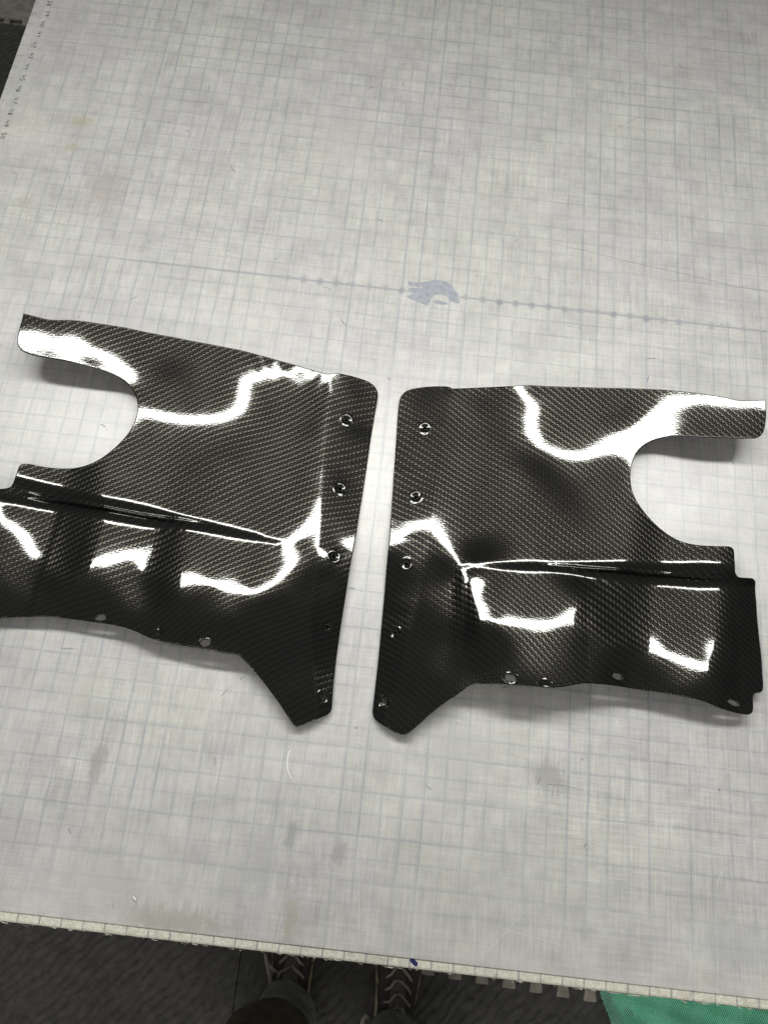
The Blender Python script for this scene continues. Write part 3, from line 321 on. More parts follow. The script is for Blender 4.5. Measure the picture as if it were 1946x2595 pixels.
PANEL_L = dict(ripple=True,O=[[0.629,-7.443],[0.737,-7.103],[0.958,-6.891],[1.318,-6.766],[1.873,-6.733],[2.557,-6.741],[3.16,-6.801],[3.357,-6.84],[3.52,-6.909],[3.834,-6.851],[4.627,-6.602],[5.711,-6.306],[6.76,-6.15],[8.102,-6.106],[9.598,-6.077],[11.166,-5.939],[12.764,-5.778],[14.928,-5.723],[16.553,-5.852],[17.962,-5.934],[19.299,-6.099],[20.003,-6.03],[20.796,-5.929],[20.808,-6.318],[20.851,-6.961],[20.815,-7.522],[20.731,-7.797],[20.465,-8.093],[19.956,-8.259],[18.995,-8.362],[18.144,-8.391],[16.878,-8.487],[15.82,-8.552],[15.071,-8.712],[14.533,-8.991],[14.151,-9.404],[13.888,-9.941],[13.792,-10.579],[13.86,-11.262],[14.054,-11.921],[14.406,-12.598],[14.854,-13.223],[15.344,-13.69],[15.963,-14.031],[16.618,-14.215],[17.526,-14.311],[18.324,-14.334],[18.805,-14.314],[19.105,-14.364],[19.259,-14.51],[19.275,-14.803],[19.276,-15.132],[19.339,-15.47],[19.45,-15.689],[19.644,-15.803],[19.993,-15.892],[20.231,-15.957],[20.529,-16.028],[20.743,-16.153],[20.82,-16.326],[20.756,-17.241],[20.66,-18.35],[20.57,-19.448],[20.5,-20.527],[20.438,-21.462],[20.435,-22.174],[20.402,-22.391],[20.271,-22.516],[20.082,-22.554],[20.011,-22.686],[20.049,-22.949],[20.108,-23.469],[20.025,-23.656],[19.815,-23.727],[19.469,-23.607],[18.982,-23.322],[18.564,-23.003],[18.132,-22.757],[17.471,-22.631],[16.461,-22.501],[15.467,-22.408],[14.442,-22.411],[13.405,-22.446],[12.574,-22.476],[11.874,-22.542],[11.147,-22.71],[10.353,-22.961],[9.524,-23.098],[8.496,-23.166],[7.613,-23.204],[6.63,-23.287],[5.848,-23.317],[5.631,-23.478],[4.899,-24.051],[4.142,-24.766],[3.525,-25.395],[3.139,-25.847],[2.762,-26.264],[2.588,-26.379],[2.311,-26.273],[1.891,-26.038],[1.413,-25.769],[1.146,-25.598],[1.027,-25.464],[0.976,-25.253],[0.996,-24.855],[1.045,-23.874],[1.067,-22.67],[1.04,-20.997],[0.99,-19.496],[0.948,-17.862],[0.861,-16.301],[0.823,-14.711],[0.764,-12.685],[0.719,-10.161],[0.653,-8.345]],
 cr=[[1.624,-25.874],[1.722,-25.361],[1.938,-24.493],[2.168,-23.541],[2.365,-22.591],[2.549,-21.65],[2.709,-20.689],[2.774,-18.988],[2.774,-17.284],[2.879,-15.392],[2.971,-14.006],[3.115,-12.234],[3.322,-9.699],[3.385,-6.904]],
 u=[[4.424,-17.111],[5.481,-16.992],[6.06,-16.84],[7.921,-16.694],[10.562,-16.286],[12.047,-16.091],[14.173,-15.945],[16.885,-15.5],[19.312,-15.314],[20.602,-15.257]],
 l=[[4.412,-17.186],[4.951,-17.275],[5.999,-17.229],[7.854,-17.13],[10.157,-16.995],[11.867,-16.938],[15.115,-16.697],[16.502,-16.485],[19.57,-16.364],[19.972,-16.299],[20.774,-16.236]],
 ho=[[2.187,-9.462],[2.039,-13.651],[1.846,-17.578],[1.711,-21.272],[1.449,-24.766]],
 sl=[[7.567,-22.909],[10.033,-22.608],[13.074,-22.19],[19.46,-23.212]],
 S=[265,194,130,74,26,-14,-45,-71,-92,-113,-136,-164,-198,-240,-288,-341,-395,-445,-486,-512,-521,-510,-479,-428,-359,-276,-180,-76,34,147,260,372,480,583,680,771,854,931,1002,1065,1123,1176,1223,1267,1306,1342,1375,1406,1434,495,420,354,298,252,217,191,174,161,148,131,105,68,17,-44,-112,-179,-238,-283,-310,-316,-299,-261,-204,-129,-40,60,167,279,392,504,613,718,816,908,993,1072,1143,1208,1267,1321,1369,1413,1452,1488,1522,1552,1581,1608,722,642,572,514,470,439,421,415,413,412,402,377,332,269,191,108,30,-36,-82,-106,-106,-83,-38,27,108,202,306,415,528,640,750,855,955,1049,1135,1215,1287,1354,1414,1468,1516,1560,1600,1636,1668,1698,1727,1753,1779,945,857,782,722,677,651,643,650,665,679,678,651,594,511,415,317,231,163,119,100,108,140,194,266,353,451,557,668,780,890,996,1097,1192,1280,1360,1434,1502,1563,1617,1667,1710,1749,1784,1816,1845,1872,1898,1923,1948,1159,1066,984,919,873,850,853,877,915,948,954,920,844,740,625,517,427,361,323,313,330,372,435,514,607,709,816,926,1035,1141,1242,1337,1426,1508,1583,1652,1714,1770,1820,1864,1902,1936,1965,1992,2018,2042,2066,2090,2114,1359,1263,1177,1103,1052,1031,1045,1092,1159,1213,1221,1170,1071,948,823,711,623,564,535,536,565,617,689,775,872,976,1083,1190,1293,1392,1486,1574,1656,1732,1803,1867,1925,1976,2020,2058,2090,2118,2142,2164,2186,2207,2230,2252,2276,1539,1445,1356,1274,1213,1187,1210,1283,1382,1454,1453,1379,1263,1135,1013,910,830,781,763,776,816,879,959,1051,1152,1256,1359,1459,1553,1641,1724,1803,1879,1950,2017,2079,2133,2179,2218,2249,2274,2295,2313,2331,2349,2368,2389,2411,2435,1693,1603,1515,1428,1352,1310,1329,1421,1548,1630,1613,1528,1419,1309,1209,1125,1061,1024,1018,1041,1090,1160,1247,1345,1448,1550,1645,1731,1810,1882,1953,2023,2092,2161,2226,2286,2338,2380,2413,2436,2452,2465,2477,2490,2505,2524,2544,2565,2588,1820,1730,1642,1554,1465,1391,1388,1480,1606,1686,1675,1622,1555,1488,1425,1371,1331,1310,1312,1338,1388,1462,1554,1658,1762,1857,1937,2003,2059,2112,2168,2228,2294,2362,2428,2488,2539,2577,2602,2615,2622,2627,2633,2643,2656,2674,2693,2715,2736,1924,1823,1728,1636,1538,1431,1403,1480,1558,1615,1672,1704,1704,1688,1670,1660,1657,1656,1658,1673,1713,1784,1881,1988,2090,2171,2229,2267,2296,2327,2366,2418,2481,2551,2620,2683,2732,2765,2781,2785,2782,2779,2781,2788,2802,2819,2838,2857,2877,2009,1890,1775,1662,1548,1443,1410,1459,1514,1597,1724,1837,1900,1927,1954,2001,2049,2072,2064,2050,2064,2125,2223,2331,2422,2481,2509,2516,2516,2523,2546,2590,2653,2726,2801,2866,2912,2938,2945,2940,2930,2922,2921,2928,2942,2958,2975,2991,3007,2085,1946,1805,1667,1545,1461,1418,1412,1497,1669,1877,2055,2160,2213,2281,2391,2496,2544,2522,2466,2438,2481,2573,2668,2735,2763,2760,2740,2717,2704,2712,2748,2810,2888,2966,3029,3069,3086,3085,3076,3065,3056,3056,3063,3075,3089,3103,3115,3126,2158,2006,1851,1703,1581,1514,1482,1473,1583,1811,2086,2320,2460,2543,2654,2812,2949,3017,2996,2910,2835,2843,2906,2966,2992,2987,2963,2930,2897,2872,2870,2899,2959,3035,3108,3161,3187,3194,3192,3187,3184,3182,3184,3191,3201,3210,3218,3225,3230,2235,2085,1938,1801,1694,1633,1617,1648,1766,1987,2268,2535,2712,2859,3030,3196,3320,3398,3407,3327,3220,3172,3176,3174,3150,3124,3103,3080,3054,3032,3028,3055,3107,3165,3215,3242,3249,3251,3259,3271,3283,3293,3301,3308,3313,3316,3317,3318,3317,2320,2190,2068,1959,1872,1818,1814,1869,1984,2157,2371,2602,2829,3058,3278,3431,3522,3598,3645,3605,3506,3408,3326,3246,3183,3162,3170,3180,3182,3181,3193,3224,3259,3275,3270,3253,3241,3253,3284,3321,3354,3380,3396,3404,3405,3401,3396,3391,3388,2416,2316,2229,2154,2091,2043,2036,2089,2187,2310,2449,2630,2887,3137,3313,3442,3544,3613,3652,3683,3663,3546,3361,3203,3120,3113,3161,3220,3267,3304,3344,3387,3404,3362,3270,3188,3173,3210,3270,3333,3390,3434,3461,3472,3469,3460,3451,3444,3441,2519,2453,2397,2354,2316,2277,2247,2267,2343,2443,2567,2752,2991,3193,3293,3368,3469,3560,3627,3697,3727,3626,3392,3162,3036,3015,3082,3193,3296,3379,3446,3495,3501,3410,3245,3114,3088,3137,3216,3301,3382,3448,3489,3502,3498,3489,3481,3477,3479,2624,2587,2556,2531,2511,2481,2417,2379,2425,2528,2678,2872,3070,3208,3252,3272,3362,3500,3608,3672,3699,3624,3403,3144,2978,2928,2983,3112,3264,3394,3481,3514,3487,3369,3197,3055,3008,3048,3130,3231,3333,3420,3472,3489,3490,3487,3488,3493,3504,2721,2707,2692,2674,2650,2617,2533,2437,2430,2547,2731,2904,3019,3075,3122,3146,3232,3398,3527,3575,3581,3503,3350,3145,2962,2870,2900,3023,3185,3345,3458,3456,3344,3180,3061,2982,2941,2965,3038,3143,3256,3352,3410,3436,3450,3462,3476,3495,3519,2803,2801,2796,2782,2747,2681,2575,2480,2468,2568,2720,2829,2862,2887,2938,2985,3075,3227,3357,3427,3453,3392,3210,3045,2894,2820,2835,2942,3087,3239,3363,3345,3197,3010,2891,2853,2856,2884,2956,3065,3180,3269,3325,3362,3392,3421,3453,3488,3527,2869,2864,2859,2847,2810,2720,2602,2542,2538,2585,2651,2686,2697,2715,2751,2809,2908,3046,3175,3260,3292,3246,3085,2910,2722,2685,2749,2857,2974,3103,3208,3200,3066,2876,2736,2686,2704,2773,2869,2992,3116,3204,3254,3291,3330,3375,3424,3476,3531,2917,2898,2881,2860,2826,2764,2683,2627,2581,2552,2544,2535,2532,2544,2572,2630,2732,2866,2994,3086,3118,3071,2947,2792,2599,2557,2643,2728,2827,2950,3045,3038,2918,2742,2592,2524,2538,2623,2760,2916,3054,3148,3192,3228,3274,3332,3397,3464,3533,2948,2910,2873,2839,2812,2788,2748,2678,2567,2478,2428,2393,2374,2375,2402,2461,2562,2694,2822,2915,2952,2913,2806,2651,2494,2445,2502,2578,2676,2792,2882,2884,2779,2615,2459,2370,2371,2460,2623,2812,2984,3103,3140,3172,3228,3299,3376,3455,3534,2966,2908,2851,2800,2763,2735,2705,2635,2527,2426,2337,2283,2235,2214,2236,2297,2399,2528,2654,2749,2794,2772,2677,2524,2378,2314,2341,2416,2517,2624,2718,2744,2660,2500,2337,2230,2215,2297,2458,2661,2867,3020,3087,3131,3198,3278,3362,3447,3534,2972,2902,2831,2756,2685,2643,2597,2534,2482,2409,2297,2174,2094,2068,2089,2159,2268,2390,2510,2598,2633,2610,2525,2386,2242,2163,2176,2246,2339,2450,2553,2592,2527,2380,2218,2102,2068,2131,2287,2499,2699,2866,3013,3104,3181,3264,3350,3440,3533,2971,2891,2815,2747,2688,2616,2527,2465,2438,2365,2220,2063,1965,1930,1951,2027,2139,2268,2384,2456,2469,2422,2331,2214,2105,2047,2064,2134,2229,2343,2426,2432,2356,2214,2063,1951,1893,1930,2085,2290,2480,2663,2876,3048,3154,3244,3335,3431,3532,2967,2879,2798,2725,2649,2558,2463,2413,2391,2299,2129,1961,1846,1797,1816,1890,2002,2131,2244,2314,2320,2266,2166,2055,1967,1930,1955,2032,2139,2250,2306,2277,2175,2028,1889,1785,1738,1781,1918,2095,2275,2469,2694,2912,3075,3200,3311,3420,3529,2962,2862,2768,2675,2579,2488,2413,2374,2338,2226,2041,1857,1729,1676,1693,1767,1881,2010,2121,2189,2199,2149,2052,1936,1840,1797,1811,1881,1993,2097,2151,2125,2016,1863,1715,1617,1593,1650,1775,1936,2110,2302,2518,2746,2953,3125,3271,3403,3526,2958,2840,2725,2614,2511,2424,2369,2340,2286,2152,1954,1760,1625,1566,1580,1654,1770,1900,2009,2075,2086,2041,1949,1836,1737,1685,1693,1759,1865,1968,2027,2011,1913,1759,1593,1472,1433,1483,1607,1765,1943,2139,2357,2593,2825,3036,3219,3380,3522,2953,2815,2681,2556,2450,2373,2333,2308,2239,2084,1875,1673,1531,1466,1476,1550,1667,1797,1906,1971,1982,1941,1855,1744,1643,1586,1589,1652,1755,1859,1923,1916,1833,1690,1522,1381,1315,1350,1467,1619,1791,1995,2228,2476,2724,2957,3168,3355,3518,2944,2791,2644,2508,2399,2331,2304,2274,2183,2016,1802,1597,1448,1376,1383,1455,1573,1706,1815,1876,1887,1851,1771,1661,1559,1497,1495,1554,1654,1759,1827,1829,1756,1623,1457,1309,1233,1258,1368,1518,1694,1909,2154,2410,2665,2908,3132,3336,3518,2932,2772,2619,2478,2361,2289,2265,2243,2142,1959,1739,1530,1374,1297,1299,1369,1489,1627,1734,1790,1802,1769,1690,1586,1485,1419,1411,1465,1563,1669,1742,1749,1684,1566,1426,1305,1245,1268,1365,1512,1695,1912,2155,2407,2658,2898,3123,3332,3523,2916,2755,2602,2459,2334,2244,2208,2216,2121,1919,1687,1473,1311,1227,1225,1293,1414,1556,1663,1714,1723,1690,1616,1520,1421,1351,1337,1386,1482,1590,1665,1676,1628,1546,1455,1384,1357,1388,1478,1619,1798,2006,2233,2469,2703,2931,3146,3349,3539,2897,2737,2584,2441,2312,2224,2195,2197,2098,1890,1648,1426,1258,1167,1160,1228,1347,1483,1590,1643,1649,1620,1558,1465,1366,1293,1273,1315,1411,1520,1596,1617,1606,1580,1554,1541,1555,1606,1697,1828,1991,2178,2381,2590,2799,3004,3201,3389,3569,2873,2716,2564,2420,2297,2226,2220,2198,2079,1868,1621,1391,1214,1117,1106,1172,1290,1419,1519,1572,1581,1562,1509,1419,1319,1244,1219,1255,1347,1457,1539,1592,1636,1676,1717,1764,1822,1897,1993,2113,2255,2414,2583,2759,2936,3112,3284,3451,3613,2848,2692,2545,2411,2304,2251,2258,2217,2075,1855,1606,1367,1181,1076,1061,1125,1241,1364,1459,1515,1535,1522,1473,1386,1285,1208,1182,1212,1292,1404,1512,1613,1718,1826,1933,2036,2135,2234,2336,2445,2562,2688,2822,2961,3103,3246,3389,3530,3670,2824,2671,2535,2420,2339,2303,2296,2237,2083,1855,1601,1356,1159,1045,1025,1087,1200,1322,1415,1475,1505,1500,1458,1375,1273,1195,1164,1185,1257,1377,1518,1672,1841,2015,2183,2335,2470,2588,2694,2790,2884,2978,3076,3179,3285,3395,3507,3622,3738,2805,2658,2534,2437,2373,2344,2326,2261,2104,1862,1590,1341,1144,1025,999,1058,1171,1294,1390,1454,1495,1505,1475,1402,1308,1220,1175,1188,1253,1371,1543,1755,1988,2223,2442,2636,2799,2931,3036,3119,3191,3258,3325,3394,3467,3546,3631,3720,3813,2794,2657,2540,2448,2385,2356,2347,2296,2138,1879,1587,1332,1136,1015,982,1039,1154,1282,1388,1464,1532,1568,1547,1485,1396,1306,1251,1254,1313,1421,1605,1859,2140,2421,2682,2910,3095,3234,3333,3405,3460,3506,3548,3590,3637,3691,3751,3818,3891,2796,2669,2557,2461,2391,2363,2375,2335,2172,1904,1605,1343,1142,1015,975,1026,1142,1283,1416,1530,1620,1671,1660,1602,1515,1426,1367,1361,1414,1526,1719,1983,2277,2580,2875,3134,3332,3469,3561,3626,3672,3703,3729,3754,3784,3820,3862,3912,3970,2811,2692,2586,2495,2429,2406,2417,2366,2195,1935,1641,1373,1163,1024,976,1022,1141,1299,1466,1620,1733,1790,1791,1742,1657,1563,1497,1488,1539,1650,1840,2099,2378,2685,3002,3285,3490,3620,3709,3774,3817,3840,3858,3880,3903,3929,3961,4001,4051,2839,2728,2629,2547,2493,2479,2478,2405,2224,1971,1688,1414,1189,1041,988,1028,1149,1328,1530,1720,1860,1931,1938,1892,1810,1717,1645,1626,1671,1782,1945,2164,2437,2747,3068,3351,3559,3697,3790,3854,3895,3918,3940,3967,3993,4018,4048,4087,4135,2881,2778,2687,2613,2564,2549,2547,2455,2267,2018,1743,1465,1225,1070,1012,1052,1174,1364,1600,1831,1997,2078,2089,2048,1974,1890,1823,1801,1840,1929,2057,2243,2510,2812,3108,3369,3590,3749,3844,3897,3934,3969,3997,4028,4059,4092,4131,4176,4226,2936,2843,2761,2693,2641,2614,2600,2509,2329,2086,1817,1541,1292,1122,1053,1091,1222,1426,1689,1955,2144,2234,2249,2214,2150,2077,2019,2000,2027,2091,2200,2376,2625,2910,3185,3433,3652,3822,3924,3974,4007,4046,4073,4093,4124,4171,4222,4274,4327,3006,2922,2848,2783,2731,2692,2650,2564,2414,2200,1933,1648,1391,1205,1123,1160,1307,1543,1833,2107,2305,2403,2421,2388,2331,2267,2217,2196,2209,2260,2364,2536,2772,3046,3319,3564,3762,3920,4028,4089,4125,4157,4184,4204,4233,4279,4333,4387,4441,3090,3015,2946,2885,2831,2779,2717,2631,2511,2343,2097,1809,1539,1337,1248,1285,1448,1710,2009,2279,2475,2579,2602,2572,2514,2455,2410,2385,2388,2432,2535,2708,2941,3207,3478,3721,3912,4055,4161,4235,4278,4300,4325,4354,4387,4425,4471,4521,4572,3188,3119,3055,2995,2936,2875,2805,2720,2611,2459,2241,1978,1720,1522,1427,1462,1630,1900,2202,2469,2660,2764,2793,2767,2711,2652,2604,2575,2573,2611,2710,2886,3122,3389,3657,3897,4089,4234,4341,4418,4466,4490,4511,4538,4568,4600,4636,4676,4721,3297,3233,3171,3109,3047,2980,2906,2819,2708,2559,2366,2141,1920,1747,1666,1703,1861,2110,2391,2644,2830,2938,2977,2961,2914,2857,2806,2774,2770,2807,2905,3077,3312,3578,3842,4078,4272,4423,4535,4615,4667,4699,4721,4743,4768,4793,4821,4853,4888,3415,3353,3291,3228,3162,3092,3013,2920,2804,2660,2490,2305,2129,1997,1941,1983,2123,2336,2578,2805,2982,3094,3144,3144,3110,3061,3015,2985,2984,3026,3127,3294,3517,3770,4024,4256,4452,4609,4729,4815,4874,4913,4939,4960,4980,5001,5022,5047,5073,3540,3478,3415,3350,3281,3206,3122,3023,2907,2772,2624,2476,2345,2255,2227,2273,2393,2567,2768,2963,3125,3238,3299,3314,3297,3263,3227,3206,3214,3265,3369,3528,3734,3968,4207,4431,4628,4790,4917,5012,5080,5127,5159,5182,5200,5217,5234,5253,5272,3668,3606,3542,3474,3402,3323,3234,3133,3020,2897,2773,2658,2566,2511,2506,2556,2658,2799,2963,3126,3269,3378,3446,3476,3477,3460,3441,3435,3456,3516,3621,3772,3960,4173,4395,4609,4802,4967,5102,5206,5283,5338,5377,5404,5423,5439,5454,5468,5482,3799,3736,3669,3599,3524,3441,3350,3251,3145,3037,2936,2849,2788,2760,2771,2823,2911,3028,3161,3296,3420,3521,3593,3635,3652,3655,3655,3667,3702,3770,3876,4018,4191,4385,4590,4791,4979,5145,5284,5396,5482,5546,5592,5624,5647,5664,5678,5690,5701,3931,3866,3797,3725,3647,3562,3472,3378,3282,3190,3109,3047,3009,3000,3022,3074,3152,3250,3361,3474,3580,3672,3744,3795,3827,3848,3869,3899,3948,4023,4129,4264,4424,4602,4791,4980,5160,5324,5466,5585,5679,5751,5805,5843,5870,5890,5904,5916,5925,4064,3997,3926,3851,3771,3687,3600,3513,3429,3354,3292,3249,3227,3230,3258,3310,3381,3467,3561,3657,3749,3831,3901,3957,4002,4042,4082,4129,4192,4274,4379,4508,4657,4823,4998,5175,5346,5506,5649,5772,5873,5954,6015,6060,6093,6116,6133,6145,6154])
M_MAT = make_mat_surface(); M_BOARD = make_board()
M_INK = plain('blue_grey_paint', (.27, .285, .325), .5, .22, 3.0)
M_PEN = plain('black_marker', (.045, .045, .05), .6, .5, 6.0); M_PENCIL = plain('dark_pen_scratch', (.11, .11, .115), .6, .5, 5.0)
M_BLUE = plain('blue_ink', (.012, .013, .09), .5, .2)
M_SCRATCH = plain('pale_scratch', (.58, .58, .56), .5, .15, 4.0)
M_RESIN = make_resin()
M_FOAM = make_foam('charcoal_foam', (.068, .066, .064), .9); M_LIGHT = make_foam('pale_grey_foam', (.27, .25, .215), .3)
M_CLOTH = make_cloth('charcoal_trouser_cloth', (.33, .33, .335)); M_OLIVE = make_cloth('olive_brown_cloth', (.19, .175, .135)); M_SHOE = plain('black_canvas', (.065, .059, .05), .8, .3, 20, .3)
M_TONGUE = plain('dark_grey_padding', (.15, .14, .12), .9, .3, 8, .3); M_CREAM = plain('cream_rubber', (.42, .36, .25), .6, .25, 5); M_LACE = plain('grey_beige_lace', (.34, .32, .265), .85, .25, 20, .3)
M_NET = plain('green_net_strand', (.42, .95, .75), .6, .2, 6); M_NETD = plain('green_net_lower_layer', (.085, .56, .30), .7, .3, 4)
M_STEEL = plain('grey_steel', (.22, .22, .22), .4, .2, 4); M_WHITE = plain('white_thread', (.72, .72, .69), .6, .05)
M_CONC = plain('grey_concrete', (.22, .21, .20), .85, .25, 2, .2)

# ---------------------------------------------------------------- floor
g = G(); g.box(-140, 140, -140, 200, -35, -34.62); g.obj('floor', M_CONC, smooth=False, kind='structure')

# ---------------------------------------------------------------- table
FY = -35.9; LX = -27.75; RXE = 69.0; BY = 36.0
table = empty('cutting_table', (20, -5, -34.6), 'large table under a worn pale grey mat printed with an inch grid', 'table')
g = G(); g.box(LX - .02, RXE, FY - .44, BY + .3, -1.1, -.07); bo = g.obj('table_board', M_BOARD, table, smooth=False)
mod = bo.modifiers.new('worn', 'BEVEL'); mod.width = .10 * S; mod.segments = 2
g = G(); nxs, nys = 1, 1
g.box(LX, RXE, FY, BY, -.068, 0.0)
mat = g.obj('grid_mat', M_MAT, table, smooth=False)
for lx, ly in ((-24, -31), (64, -31), (-24, 22), (64, 22)):
    g = G(); g.box(lx - 1.2, lx + 1.2, ly - 1.2, ly + 1.2, -34.6, -1.1); lg = g.obj('leg', M_STEEL, table, smooth=False)
# ragged fibres on the worn front edge
random.seed(5); g = G()
for k in range(150):
    x = random.uniform(-16, 24); L = random.uniform(.05, .22); y = FY - .44 + random.uniform(-.05, .02); z = -.16 + random.uniform(-.25, .06)
    a = random.uniform(-.7, .7); g.tube([(x, y, z), (x + L * math.cos(a), y - abs(L * math.sin(a)) * .5, z + .02), (x + 1.6 * L * math.cos(a), y - .02, z)], random.uniform(.008, .022), 4)
g.obj('frayed_fibre', M_BOARD, table, kind='stuff')
# pen numbers down the left edge of the mat, one per inch, read from the left
DIG = {'0': [[(.1, .2), (.0, .55), (.2, .95), (.45, .8), (.5, .4), (.3, .05), (.1, .2)]], '1': [[(.1, .75), (.3, 1), (.3, 0)]],
 '2': [[(.0, .8), (.2, 1), (.45, .8), (.35, .5), (.0, .0), (.5, .03)]], '3': [[(.0, .9), (.3, 1), (.45, .8), (.2, .55), (.48, .35), (.3, .03), (.0, .1)]],
 '4': [[(.05, 1), (.0, .5), (.5, .5)], [(.42, .95), (.42, 0)]], '5': [[(.48, 1), (.08, .97), (.05, .6), (.35, .62), (.48, .3), (.3, .02), (.0, .08)]],
 '6': [[(.4, 1), (.1, .6), (.02, .25), (.25, 0), (.48, .22), (.3, .48), (.06, .3)]], '7': [[(.0, .95), (.5, 1), (.2, 0)], [(.12, .5), (.42, .52)]],
 '8': [[(.3, .55), (.05, .8), (.28, 1), (.45, .8), (.1, .3), (.25, 0), (.48, .22), (.3, .55)]], '9': [[(.45, .75), (.2, .55), (.02, .8), (.25, 1), (.45, .8), (.42, .4), (.35, 0)]]}
random.seed(11)
for num in range(37, 51):
    y0 = 15.3 - (num - 43) + .34; x0 = LX + .80 + random.uniform(-.06, .08) + (.1 if num < 42 else 0); g = G()
    for q, ch in enumerate(str(num)):
        for stroke in DIG[ch]:
            pts = [(x0 + p[1] * .30 + random.uniform(-.012, .012), y0 - q * .29 - p[0] * .40 + random.uniform(-.012, .012)) for p in stroke]
            g.ribbon(pts, .05, .012)
    g.obj('inch_number', M_PEN, mat, smooth=False)
    g = G(); L = .55 if num in (43, 42) else random.uniform(.15, .4); g.ribbon([(LX + .04, y0 - .34), (LX + .04 + L, y0 - .335)], .035, .010)
    g.obj('inch_tick', M_PENCIL, mat, smooth=False)
# the smear of blue-grey paint on the ink line
g = G(); b = [(x, y, .008) for x, y in BLOB]; g.v = b; g.f = [tuple(range(len(b)))[::-1]]; g.obj('paint_smear', M_INK, mat, smooth=False)
g = G(); b = [(x, y, .008) for x, y in BLOB2]; g.v = b; g.f = [tuple(range(len(b)))[::-1]]; g.obj('paint_smear', M_INK, mat, smooth=False)
# knife scratches and pen strokes
random.seed(3); g = G()
def curve(x, y, L, a, bend, n=6):
    p = [(x, y)]
    for k in range(n): a += bend / n + random.uniform(-.05, .05); p.append((p[-1][0] + math.cos(a) * L / n, p[-1][1] + math.sin(a) * L / n))
    return p
for k in range(56):
    x, y = (random.uniform(-18, 24), random.uniform(-35.5, -27)) if k < 28 else (random.uniform(10, 27), random.uniform(2, 25))
    g.ribbon(curve(x, y, random.uniform(.25, 1.3), random.choice([0, 1.5, 1.5, -.2, .5]) + random.uniform(-.3, .3), random.uniform(-.5, .5)), random.uniform(.007, .018), .006)
for pts in WHITE_LINES: g.ribbon(pts, .022, .0065)
g.obj('knife_scratches', M_SCRATCH, mat, smooth=False, kind='stuff')
g = G()
for k in range(95):
    x, y = random.uniform(-26, 26), random.uniform(-35, 25)
    g.ribbon(curve(x, y, random.uniform(.12, .5) if k % 9 else .6, random.uniform(0, 3.1), random.uniform(-.9, .9), 4), random.uniform(.012, .035), .007)
for pts in DARK_LINES: g.ribbon(pts, .014, .0075)
g.obj('pen_scratches', M_PENCIL, mat, smooth=False, kind='stuff')
bx_, by_ = BLUE_MARK
g = G(); g.v = [(bx_ + .22 * math.cos(a) * (1 if k % 2 else .8), by_ + .13 * math.sin(a) - .25 * math.cos(a) * .4, -.060) for k, a in enumerate([i * PI / 6 for i in range(12)])]; g.f = [tuple(range(12))]
g.obj('ink_blot', M_BLUE, bo, smooth=False)

